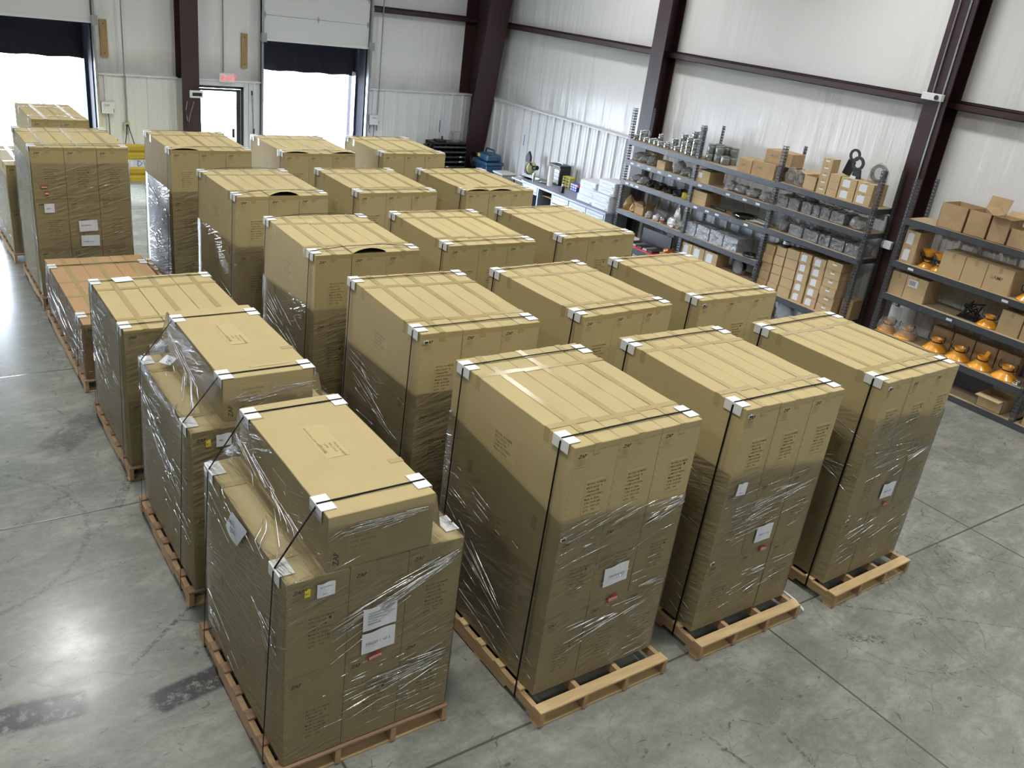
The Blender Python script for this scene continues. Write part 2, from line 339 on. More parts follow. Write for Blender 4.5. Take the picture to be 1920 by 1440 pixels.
# ------------------------------------------------------------------ room shell
XL, XR, YF, YB, ZC = -7.0, 13.2, -7.0, 20.0, 8.0
XI, YI = XR+.17, YB+.17                     # insulation plane behind the girts
def sbox(name, m, *b):
    return struct(MB().box(*b).build(name, m))
sbox('floor', FLOORM, XL-.3, YF-.3, -.2, XR+.45, YB+.35, 0)
sbox('ceiling', INSUL, XL-.3, YF-.3, ZC, XR+.45, YB+.45, ZC+.15)
UNL = mat('low_bounce_liner', (.20, .20, .20), .6)  # unseen walls coloured dark so they bounce less light
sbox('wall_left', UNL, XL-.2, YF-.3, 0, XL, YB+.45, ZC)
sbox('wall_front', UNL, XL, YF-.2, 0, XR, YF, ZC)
sbox('wall_right', INSUL, XI, YF-.3, 0, XI+.2, YB+.45, ZC)
def ribbed(mb, s0, s1, z0, z1, pitch=.39, mi=0):
    """liner panel profile in local (s, n, z); n>0 towards the room"""
    pts = [(s0, 0)]; s = s0 + .12
    while s < s1-.08:
        pts += [(s-.03, 0), (s-.02, .038), (s+.02, .038), (s+.03, 0)]
        for k in (1, 2):
            t = s + pitch*k/3
            if t < s1-.03: pts += [(t-.018, 0), (t-.008, .006), (t+.008, .006), (t+.018, 0)]
        s += pitch
    pts.append((s1, 0)); n = len(pts)
    vs = [(a, b, z0) for a, b in pts] + [(a, b, z1) for a, b in pts] + [(s0, -.16, z0), (s1, -.16, z0), (s0, -.16, z1), (s1, -.16, z1)]
    fs = [(i, i+1, n+i+1, n+i) for i in range(n-1)]
    q = 2*n; fs += [(q, q+2, n, 0), (q+1, q+3, 2*n-1, n-1), tuple([q+2]+list(range(n, 2*n))+[q+3])]
    return vs, fs
def map_back(p): return (p[0], YB-p[1], p[2])
def map_right(p): return (XR-p[1], p[0], p[2])
WZ = 2.19
# openings in the back wall (x0,x1,top)
D4 = (-4.95, -2.35, 3.35)  # extra opening out of view, added to bring daylight into the left aisle
D1, D2, D3 = (1.15, 3.80, 3.35), (7.27, 9.83, 3.35), (5.80, 6.84, 2.06)
bw = MB()
for x0, x1, z0, z1 in ((XL, D4[0], 0, ZC), (D4[0], D4[1], D4[2], ZC), (D4[1], D1[0], 0, ZC), (D1[0], D1[1], D1[2], ZC), (D1[1], D3[0], 0, ZC), (D3[0], D3[1], D3[2], ZC), (D3[1], D2[0], 0, ZC), (D2[0], D2[1], D2[2], ZC), (D2[1], XR+.4, 0, ZC)):
    bw.box(x0, YI, z0, x1, YI+.2, z1)
struct(bw.build('wall_back', INSUL))
ln = MB()
for x0, x1, z0 in ((XL, D4[0]-.06, 0), (D4[1]+.06, D1[0]-.06, 0), (D1[1]+.06, D3[0]-.05, 0), (D3[1]+.12, D2[0]-.06, 0), (D2[1]+.08, XR, 0)):
    vs, fs = ribbed(ln, x0, x1, z0, WZ-.03, .42 if x1 < 6 else .32); ln.add([map_back(v) for v in vs], fs)
struct(ln.build('wall_back_liner', WALLM))
ln = MB(); vs, fs = ribbed(ln, YF, YB, 0, WZ-.03, .32); ln.add([map_right(v) for v in vs], fs)
struct(ln.build('wall_right_liner', WALLM))
tr = MB()
for x0, x1 in ((XL, D4[0]-.02), (D4[1]+.02, D1[0]), (D1[1]+.02, 5.42), (5.80, D2[0]-.04), (D2[1]+.04, XR)): tr.box(x0, YB-.045, WZ-.035, x1, YI, WZ)
struct(tr.build('trim_1', TRIMW, bevel=.004))
struct(MB().box(XR-.045, YF, WZ-.035, XI, YB-.04, WZ).build('trim_2', TRIMW, bevel=.004))
# girts: steel z-sections
def girt(name, ax, a, b, z, at):
    mb = MB(); poly = [(0, 0), (.17, 0), (.17, .012), (.012, .012), (.012, .115), (-.01, .115), (-.01, .0)]
    sec = [(-.05, .0), (-.05, -.03), (-.042, -.03), (-.042, -.008), (.0, -.008), (.16, -.008), (.16, -.10), (.172, -.10), (.172, 0)]
    if ax == 'y':
        mb.box(at-.17, a, z+.10, at, b, z+.112); mb.box(at-.17, a, z, at-.158, b, z+.112); mb.box(at-.17, a, z-.0, at-.10, b, z+.01); mb.box(at-.012, a, z+.112, at, b, z+.135)
    else:
        mb.box(a, at-.17, z+.10, b, at, z+.112); mb.box(a, at-.17, z, b, at-.158, z+.112); mb.box(a, at-.17, z, b, at-.10, z+.01); mb.box(a, at-.012, z+.112, b, at, z+.135)
    return struct(mb.build(name, MAROON))
girt('trim_3', 'y', YF, YB, 3.89, XI-.002); girt('trim_4', 'y', YF, YB, 5.7, XI-.002)
girt('trim_5', 'x', 9.95, 12.9, 3.90, YI-.002)
# columns
def ibeam_y(name, y, xf, wf=.36):
    mb = MB().box(xf, y-wf/2, 0, xf+.02, y+wf/2, ZC).box(xf+.02, y-.008, 0, XI-.03, y+.008, ZC).box(XI-.03, y-wf/2, 0, XI-.01, y+wf/2, ZC).box(xf-.05, y-wf/2-.05, 0, XI-.02, y+wf/2+.05, .025)
    return struct(mb.build(name, MAROON))
ibeam_y('column', 13.58, 12.99); ibeam_y('column', 7.51, 12.99)
mb = MB().box(5.43, 19.70, 0, 5.79, 19.72, ZC).box(5.602, 19.72, 0, 5.618, YI-.02, ZC).box(5.43, YI-.04, 0, 5.79, YI-.02, ZC)
struct(mb.build('column', MAROON))
mb = MB()   # tapered frame leg in the corner
vs = []
for z, y in ((0, 19.72), (ZC, 18.55)):
    vs += [(12.55, y, z), (13.15, y, z), (13.15, y+.02, z), (12.55, y+.02, z)]
mb.add(vs, [(0,3,2,1),(4,5,6,7),(0,1,5,4),(1,2,6,5),(2,3,7,6),(3,0,4,7)])
vs = []
for z, y in ((0, 19.74), (ZC, 18.57)):
    vs += [(12.84, y, z), (12.86, y, z), (12.86, YI-.04, z), (12.84, YI-.04, z)]
mb.add(vs, [(0,3,2,1),(4,5,6,7),(0,1,5,4),(1,2,6,5),(2,3,7,6),(3,0,4,7)])
mb.box(12.55, YI-.04, 0, 13.15, YI-.02, ZC)
struct(mb.build('column', MAROON))
# ------------------------------------------------------------------ doors in the back wall
def dock_door(name, x0, x1, zb):
    r = bpy.data.objects.new(name, None); COL.objects.link(r); struct(r)
    mb = MB(); h = .53; z = zb; k = 0
    while z < 6.2:
        mb.box(x0-.06, YB-.02, z+.004, x1+.06, YB+.03, z+h-.004)
        z += h; k += 1
    mb.box(x0-.06, YB-.035, zb, x1+.06, YB+.03, zb+.05)
    pn = mb.build('door_panel', DOORW, r, bevel=.006)
    hg = MB()
    for j in range(2):
        for fx in (.02, .5, .98):
            cx = x0+(x1-x0)*fx; cz = zb+h*(j+1)
            hg.prism([(cx, cz+.075), (cx+.028, cz), (cx, cz-.075), (cx-.028, cz)], YB-.028, YB-.02)
    hg.build('hinge', TRACK, r)
    for s, xx in ((-1, x0), (1, x1)):
        tk = MB(); a = xx if s > 0 else xx-.05
        tk.box(a, YB-.09, 0, a+.05, YB-.084, 6.3).box(a if s > 0 else a+.044, YB-.09, 0, (a if s > 0 else a+.044)+.006, YB-.02, 6.3).box(a-.012, YB-.02, 0, a+.062, YB+.0, 6.3)
        tk.build('door_track', TRACK, r)
        sl = MB().box(xx-.10 if s > 0 else xx, YB+.42, 0, xx if s > 0 else xx+.10, YB+.80, 3.3); sl.build('side_seal', RUBBER, r)
        jb = MB().box(xx-.035 if s > 0 else xx-.02, YB+.03, 0, xx+.02 if s > 0 else xx+.035, YI+.22, D1[2]); jb.build('jamb', TRIMW if s < 0 else RUBBER, r)
        br = MB().box(a-.02, YB-.16, zb-.02, a+.09, YB-.08, zb+.16); br.build('roller_bracket', TRACK, r)
    hs = MB(); n = 14; vs = []; fs = []
    for i in range(n+1):
        xx = x0+(x1-x0)*i/n
        for z_, yo in ((3.5, .42), (2.85, .48), (2.40+.012*sin(i*1.7), .46+.015*sin(i*2.3))):
            vs.append((xx, YB+yo, z_))
    for i in range(n):
        for j in range(2): a = i*3+j; fs.append((a, a+3, a+4, a+1))
    hs.add(vs, fs); hs.build('header_curtain', RUBBER, r, solid=.03)
    return r
d1 = dock_door('door_1', D1[0], D1[1], 3.12)
d2 = dock_door('door_2', D2[0], D2[1], 3.07)
d4 = dock_door('door_daylight_added', D4[0], D4[1], 3.10)
MB().box(D2[1]-.2, YB+.25, .6, D2[1]-.17, YB+.4, 2.5, 0, None).build('seal_flap', BAGT, d2)
# exit door: open to daylight, dark storefront frame
r = bpy.data.objects.new('door_3', None); COL.objects.link(r); struct(r)
MB().box(D3[0], YB+.02, D3[2]-.06, D3[1], YB+.09, D3[2]).box(D3[0], YB+.02, 0, D3[0]+.05, YB+.09, D3[2]).box(D3[1]-.05, YB+.02, 0, D3[1], YB+.09, D3[2]).build('door_frame', BLACK, r)
MB().box(D3[1]-.15, YB+.03, .05, D3[1]-.055, YB+.075, D3[2]-.07).box(D3[0]+.055, YB+.03, .05, D3[0]+.11, YB+.075, D3[2]-.07).box(D3[0]+.11, YB+.03, D3[2]-.12, D3[1]-.15, YB+.075, D3[2]-.07).box(D3[0]+.11, YB+.03, .05, D3[1]-.15, YB+.075, .3).build('door_leaf', BLACK, r)
gm = bpy.data.materials.new('door_glass'); gm.use_nodes = True; gn = gm.node_tree.nodes; gn.remove(gn['Principled BSDF'])
gt = gn.new('ShaderNodeBsdfTransparent'); gg = gn.new('ShaderNodeBsdfGlossy'); gg.inputs['Roughness'].default_value = .02; gx = gn.new('ShaderNodeMixShader'); gx.inputs[0].default_value = .06
gm.node_tree.links.new(gt.outputs[0], gx.inputs[1]); gm.node_tree.links.new(gg.outputs[0], gx.inputs[2]); gm.node_tree.links.new(gx.outputs[0], gn['Material Output'].inputs[0])
MB().box(D3[0]+.11, YB+.05, .3, D3[1]-.15, YB+.056, D3[2]-.12).build('glass', gm, r)
MB().box(D3[1], YB-.03, 0, D3[1]+.10, YI, WZ-.04).box(D3[0]-.02, YB-.03, D3[2], D3[1]+.02, YI, WZ-.04).build('casing', TRIMW, r, bevel=.004)
MB().box(6.58, YB-.01, .95, 6.64, YB+.03, 1.15).build('push_handle', BLACK, r)
# apron outside the dock
struct(MB().box(-30, YB+.36, -1.4, 50, 60, -1.2).build('exterior_ground', mat('pale_concrete_apron', (.6, .6, .58), .8)))

# ------------------------------------------------------------------ fittings on the walls
def wall_text(mb, t, x, y, z, size, mi, bold=0, shear=0): mb.text(t, size, mi, Tm(x, y, z) @ FRONT, bold, shear)
e = thing('exit_sign', 'white exit sign with red letters above the glass exit door', 'sign', (6.44, 19.93, 2.15))
MB().box(-.165, -.04, 0, .165, .0, .19).build('housing', WPLAS, e, bevel=.006)
mb = MB(); wall_text(mb, 'EXIT', -.125, -.043, .035, .165, 0, .006)
mb.build('lettering', mat('exit_red', (1, .10, .10), .5, emit=.9), e)
for i, (x0, z0, z1, lb) in enumerate(((3.97, 2.48, 3.20, 'vertical lumber board on the wall beside the leftmost dock opening'), (6.84, 2.44, 3.17, 'vertical lumber board on the wall just above right of the exit sign'), (9.86, 2.40, 3.12, 'vertical lumber board on the wall right of the middle dock opening'))):
    b = thing('lumber_board', lb, 'board', (x0, YI-.04, z0), 0, 'lumber boards screwed to the back wall')
    MB().box(0, 0, 0, .14, .04, z1-z0).build('plank', BWOOD, b, bevel=.003)
    h = MB()
    for zz in (.08, z1-z0-.08): h.lathe([(.012, 0), (.012, .004)], 10, 0, Tm(.07, -.001, zz) @ Rm('X', 90))
    h.build('bolt_head', DARK, b)
for i, (x0, z0, lb) in enumerate(((3.87, 1.41, 'white dock control box left of the exit door, above the yellow guard rail'), (9.92, 1.35, 'white dock control box on the wall left of the black bolt cabinet'))):
    b = thing('control_box', lb, 'control box', (x0, 19.965, z0), 0, 'dock control boxes')
    MB().box(0, -.10, 0, .25, 0, .23).build('housing', WPLAS, b, bevel=.006)
    mb = MB(); wall_text(mb, 'ZAP 10' if i else 'ZAP', .04, -.1015, .145, .06, 0, .004); mb.build('lettering', GREYINK, b)
    mb = MB(); mb.box(.215, -.105, .03, .232, -.1, .045).box(.215, -.105, .08, .232, -.1, .095).box(.215, -.105, .055, .232, -.1, .07); mb.build('button', BLACK, b)
    MB().tube([(.12, -.05, 0), (.13, -.05, -.1), (.135, -.03, -.5)], .008, 8).build('cable', BLACK, b)
    if i: MB().tube([(.02, -.05, 0), (0, -.04, -.15), (.03, -.04, -.2)], .008, 8).build('cable', BLACK, b)
for x, z0, lb in ((4.35, .98, 'thin grey conduit running down the wall left of the exit door'), (6.44, 2.33, 'thin grey conduit dropping to the red and white exit sign'), (10.15, 1.2, 'thin grey conduit on the wall behind the right dock control box')):
    c = MB().tube([(0, 0, 0), (0, 0, 7.9-z0)], .013, 10).build('conduit', TRACK); c.location = (x, YB+.125 if x == 6.44 else YB-.05, z0)
    if x != 6.44: c.location = (x, YB-.05, z0)
    tag(c, lb, 'conduit')
b = thing('power_outlet', 'grey wall outlet with black plugs above the yellow guard rail', 'outlet', (4.34, 19.96, 1.15))
MB().box(-.06, -.06, -.08, .06, 0, .08).build('housing', TRACK, b, bevel=.004)
MB().box(-.025, -.09, .01, .025, -.06, .05).tube([(0, -.08, .02), (-.02, -.1, -.1), (-.06, -.06, -.4)], .009).tube([(.02, -.08, .02), (.05, -.1, -.1), (.14, -.06, -.4)], .009).build('plug', BLACK, b)
b = thing('thermostat_box', 'white box with dark window on the maroon column by exit door', 'box', (5.72, 19.69, 1.83))
MB().box(-.15, -.06, 0, .13, 0, .15).build('housing', WPLAS, b, bevel=.01)
MB().box(-.10, -.064, .04, .10, -.06, .11).build('display', DARK, b)
b = thing('hanging_tools', 'dark pull handles and cords hanging on maroon column by exit door', 'cord', (5.50, 19.69, 1.25))
MB().tube([(.02, -.02, .5), (-.02, -.03, .3), (.02, -.02, .1)], .008).tube([(.16, -.02, .5), (.08, -.03, .25), (.03, -.03, .02)], .006).build('cord', TRACK, b)
MB().lathe([(.015, 0), (.025, .03), (.02, .1), (.01, .12)], 10, 0, Tm(.02, -.03, -.02)).lathe([(.015, 0), (.025, .03), (.02, .1), (.01, .12)], 10, 0, Tm(-.02, -.03, .2)).build('pull_handle', BLACK, b)
for ax, p, lb in (('x', (11.93, 19.955, 1.21), 'blue tape stripe on the back wall above the black bolt cabinet'), ('y', (13.155, 17.88, 1.29), 'blue tape stripe on the right wall above the workbench saw')):
    c = (MB().box(0, 0, 0, .02, .003, .3) if ax == 'x' else MB().box(0, 0, 0, .003, .02, .26)).build('tape_stripe', BLUEB); c.location = p; tag(c, lb, 'tape')
b = thing('door_stay', 'black door stay cord with handle beside the exit door casing', 'cord', (7.02, 19.95, 1.0))
MB().tube([(-.02, -.02, .95), (.03, -.02, .15)], .006).build('cord', BLACK, b)
MB().box(.015, -.035, 0, .05, -.01, .17).box(-.03, -.035, .9, 0, -.01, 1.0).build('handle', BLACK, b, bevel=.005)
# column outlets on the right-hand column
b = thing('emergency_light', 'white twin emergency light on the maroon column above the shelving', 'light', (12.96, 7.55, 3.98))
MB().box(-.07, -.17, 0, .02, .15, .10).build('housing', WPLAS, b, bevel=.006)
MB().lathe([(.03, 0), (.035, .02)], 14, 0, Tm(-.07, -.10, .05) @ Rm('Y', -90)).build('lamp_head', BLACK, b)
b = thing('junction_box', 'pale junction box on maroon column between the shelving racks', 'box', (12.96, 7.56, 1.70))
MB().box(-.05, -.09, 0, .02, .07, .12).build('housing', WPLAS, b, bevel=.006)
for yy, z0, z1, lb in ((7.42, 1.83, 7.9, 'thin silver conduit on the right side of the shelving column'), (7.58, 4.08, 7.9, 'thin silver conduit rising from the twin emergency light')):
    c = MB().tube([(0, 0, 0), (0, 0, z1-z0)], .012, 10).build('conduit', TRACK); c.location = (12.972, yy, z0); tag(c, lb, 'conduit')
# high bay lamps
ORDL = ('first', 'second', 'third', 'fourth')
for i, (x, y) in enumerate(LAMPS):
    t = thing('high_bay_lamp', 'long white high bay lamp, first from the front in the first line from left', 'lamp', (x, y, 7.38), 0, 'high bay lamps') if i == 0 else None
    if i == 0:
        lamp0 = t
        MB().box(-.27, -.6, 0, .27, .6, .06).build('housing', WPLAS, t, bevel=.01)
        MB().tube([(0, -.4, .06), (0, -.4, ZC-7.38)], .006, 6).tube([(0, .4, .06), (0, .4, ZC-7.38)], .006, 6).build('cord', TRACK, t)
    else: dup(lamp0, (x, y, 7.38), 0, f"long white high bay lamp, {ORDL[i % 4]} from the front in the {ORDL[i//4]} line from left")

# ------------------------------------------------------------------ cartons
LINES = ['MODEL NUMBER', 'APLC 201LP  %', '1 Fixture P/B', 'LAMP HOUSING', 'Made in China', 'G.W: 16.00 LBS', 'N.W: 14.00 LBS', 'QTY:    PO:']
def body(mb, w, l, h, jit=.003, seed=0, nx=4, ny=8):
    rs = random.Random(seed); c = .004; vs = []; idx = {}
    for i in range(nx+1):
        for j in range(ny+1):
            x = -w/2+c+(w-2*c)*i/nx; y = -l/2+c+(l-2*c)*j/ny
            z = h + rs.uniform(-jit, jit*.3); idx[i, j] = len(vs); vs.append((x, y, z))
    fs = [(idx[i, j], idx[i+1, j], idx[i+1, j+1], idx[i, j+1]) for i in range(nx) for j in range(ny)]
    ring = [(i, 0) for i in range(nx)] + [(nx, j) for j in range(ny)] + [(i, ny) for i in range(nx, 0, -1)] + [(0, j) for j in range(ny, 0, -1)]
    lo = []; bo = []
    for i, j in ring:
        x, y, z = vs[idx[i, j]]; x = -w/2 if i == 0 else w/2 if i == nx else x; y = -l/2 if j == 0 else l/2 if j == ny else y
        lo.append(len(vs)); vs.append((x, y, z-c)); 
    for i, j in ring:
        x, y, z = vs[lo[len(bo)]]; bo.append(len(vs)); vs.append((x, y, 0))
    n = len(ring)
    for k in range(n):
        a = idx[ring[k]]; b = idx[ring[(k+1) % n]]; k2 = (k+1) % n
        fs += [(a, b, lo[k2], lo[k]), (lo[k], lo[k2], bo[k2], bo[k])]
    fs.append(tuple(bo)); mb.add(vs, fs, 0)
def quad(mb, pts, mi): mb.add(pts, [(0, 1, 2, 3)], mi)
# material slots: 0 card 1 tape 2 panel 3 ink 4 faded 5 dark
def carton_mesh(name, w, l, h, card=CARD, seed=0, seam=True, lift=0, dot=False, side='x', lx=.0, big=False):
    mb = MB(); rs = random.Random(seed+100); body(mb, w, l, h, seed=seed)
    e = .0012; yf = -l/2-e; zt = h+e*.8
    if seam:
        mb.box(-.0015, -l/2+.004, h-.002, .0015, l/2-.004, h+.0012, 5)
        mb.box(-.026, -l/2-.001, h+.0005, .026, l/2+.001, h+.0022, 1); mb.box(-.026, -l/2-.0022, h-.075, .026, -l/2, h+.0022, 1)
        for yy in (-l*.31+rs.uniform(-.02, .02), l*.27+rs.uniform(-.02, .02)):
            mb.box(-w/2-.001, yy-.028, h+.0008, w/2+.001, yy+.028, h+.0026, 1)
            for s in (-1, 1): mb.cbox((s*w/2, yy, h-.05), (.0024, .056, .105), 1)
        mb.box(-w/2+.004, -l/2-.0012, h-.045, w/2-.004, -l/2, h-.004, 1)
    # staples down the left edge of the end panel
    z = .05
    while z < h-.06:
        mb.cbox((-w/2+.010, yf, z), (.0035, .002, .014), 1); z += .058
    # logo and small print
    x0 = -w/2+.035
    mb.box(x0-.008, yf-.0004, h-.15, x0+.078, yf+.001, h-.05, 2)
    mb.text('ZAP', .036, 3, Tm(x0, yf-.0012, h-.085) @ FRONT, .024, .3)
    for k in range(4): mb.text('LIGHTING CO', .0105, 4, Tm(x0, yf-.0012, h-.103-k*.012) @ FRONT)
    # text block
    bx, bz = -.055+lx, h-.27-.03*rs.random()
    mb.box(bx-.01, yf-.0004, bz-.235, bx+.15, yf+.001, bz+.02, 2)
    for k, t in enumerate(LINES): mb.text(t, .0215, 3 if (k % 3) else 4, Tm(bx, yf-.0012, bz-.012-k*.029) @ FRONT, .012)
    if dot: mb.lathe([(.009, 0), (.009, .001)], 12, 3, Tm(bx+.135, yf-.0008, bz-.03) @ FRONT)
    # text on the long side
    for s in (-1, 1):
        T = Tm(s*(w/2+e), -s*(-.12) if s > 0 else .12, h*.52) @ Rm('Z', 90*s) @ FRONT
        mb.add([(-.02, -.12, -.0004), (.26, -.12, -.0004), (.26, .05, -.0004), (-.02, .05, -.0004)], [(0, 1, 2, 3)], 2, T)
        for k in range(5): mb.text(LINES[k], .028, 4, T @ Tm(0, -k*.031+.02, .0006))
    if lift:
        n = 10; vs = []; fs = []; m = 6
        for j in range(m+1):
            t = j/m; y = -l/2-.002+.34*t
            for i in range(n+1):
                u = i/n; vs.append((-w/2+.006+(w-.012)*u, y, h+.003+lift*sin(pi*u)**.8*(1-t)**1.5))
        for j in range(m):
            for i in range(n): a = j*(n+1)+i; fs.append((a, a+1, a+n+2, a+n+1))
        mb.add(vs, fs, 0); mb.add([(x, y, z+.003) for x, y, z in vs if 1], [f[::-1] for f in fs], 0)
        mb.box(-w/2+.012, -l/2+.001, h+.0028, w/2-.012, -l/2+.1, h+.003, 5)  # dark sheet paints the shade inside the lifted flap's gap
    o = mb.build(name, [card, TAPE, PANEL, INK, INKF, DARK]); me = o.data; bpy.data.objects.remove(o); return me
CW, CLEN, CH = .3715, 1.434, .6635
KIT = [carton_mesh('cardboard_carton', CW, CLEN, CH, seed=s, dot=s % 2, lx=.02*(s % 3)) for s in range(5)]
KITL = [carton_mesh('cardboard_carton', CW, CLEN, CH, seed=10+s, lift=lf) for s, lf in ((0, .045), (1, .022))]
AW, AL, AH = .381, 1.464, .683
KITA = [carton_mesh('cardboard_carton', AW, AL, AH, seed=20+s, dot=s % 2) for s in range(3)]
KITF = [carton_mesh('cardboard_carton', .385, 1.44, .6635, seed=40+s, dot=s % 2) for s in range(3)]
KITR = [carton_mesh('cardboard_carton', .384, 1.205, .655, CARD2, seed=30+s) for s in range(3)]
def top_carton_mesh(w, l, h, seed):
    mb = MB(); body(mb, w, l, h, seed=seed, jit=.002); e = .0012
    T = Tm(-.02, .12, h+.0008) @ Rm('Z', -90)
    mb.add([(-.20, -.07, 0), (.24, -.07, 0), (.24, .09, 0), (-.20, .09, 0)], [(0, 1, 2, 3)], 2, T)
    for k, t in enumerate(('MODEL NUMBER', 'APLC 201LP', 'LAMP', 'GW 16 LBS')): mb.text(t, .024, 4, T @ Tm(.06, .05-k*.032, .0006))
    mb.text('APLC HOUSING  LAMP  MADE IN CHINA', .02, 4, T @ Tm(-.18, -.055, .0006))
    mb.box(-w/2-.001, l*.36, h-.03, -w/2+.09, l*.36+.05, h+.002, 1); mb.box(w/2-.09, -l*.22, h-.03, w/2+.001, -l*.22+.05, h+.002, 1)
    mb.box(-.09, -l/2+.14, h+.0004, .22, -l/2+.17, h+.0016, 2)
    mb.box(-w/2+.12, -l/2-.0016, h-.26, -w/2+.34, -l/2, h-.07, 2); mb.box(-w/2+.02, -l/2-.0016, .02, -w/2+.16, -l/2, .1, 2)
    for k in range(5): mb.text(LINES[k], .022, 4, Tm(-w/2+.14, -l/2-.002, h-.11-k*.033) @ FRONT)
    mb.text('ZAP', .05, 3, Tm(-w/2+.07, -l/2-.003, .03) @ FRONT @ Rm('Z', 90), .008, .3)
    mb.box(-w/2-.0016, -.1, h*.45, -w/2, .12, h*.62, 2)
    o = mb.build('cardboard_carton', [CARD, TAPE, PANEL, INK, INKF, DARK]); me = o.data; bpy.data.objects.remove(o); return me

# ------------------------------------------------------------------ pallets
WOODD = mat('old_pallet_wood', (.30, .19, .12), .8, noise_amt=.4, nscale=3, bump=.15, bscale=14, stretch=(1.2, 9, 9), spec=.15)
def pallet(name_label, cx, cy, w, l, rz, nstr=4, h=.147):
    p = thing('wooden_pallet', name_label, 'pallet', (cx, cy, 0), rz, 'wooden pallets under the carton stacks')
    rs = random.Random(int(cx*100+cy*10))
    for k in range(nstr):
        x = -w/2+.02+(w-.04)*k/(nstr-1)
        poly = [(-l/2, .018), (-l/2+.11, .018), (-l/2+.13, .055), (-l/2+.42, .055), (-l/2+.44, .018), (l/2-.44, .018), (l/2-.42, .055), (l/2-.13, .055), (l/2-.11, .018), (l/2, .018), (l/2, h-.018), (-l/2, h-.018)]
        T = Tm(x, 0, 0) @ Rm('Z', 90)
        MB().prism(poly, -.019, .019, 0, T).build('stringer', WOODY, p)
    n = max(5, int(l/.24)); 
    for k in range(n+1):
        bw_ = .09 if k in (0, n) else rs.choice((.085, .09, .1)); y = -l/2+.045+(l-.09)*k/n
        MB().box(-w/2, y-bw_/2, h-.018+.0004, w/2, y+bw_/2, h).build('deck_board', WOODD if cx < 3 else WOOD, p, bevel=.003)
    for y in (-l/2+.06, 0, l/2-.06): MB().box(-w/2, y-.045, 0, w/2, y+.045, .0175).build('bottom_board', WOOD, p, bevel=.003)
    return p

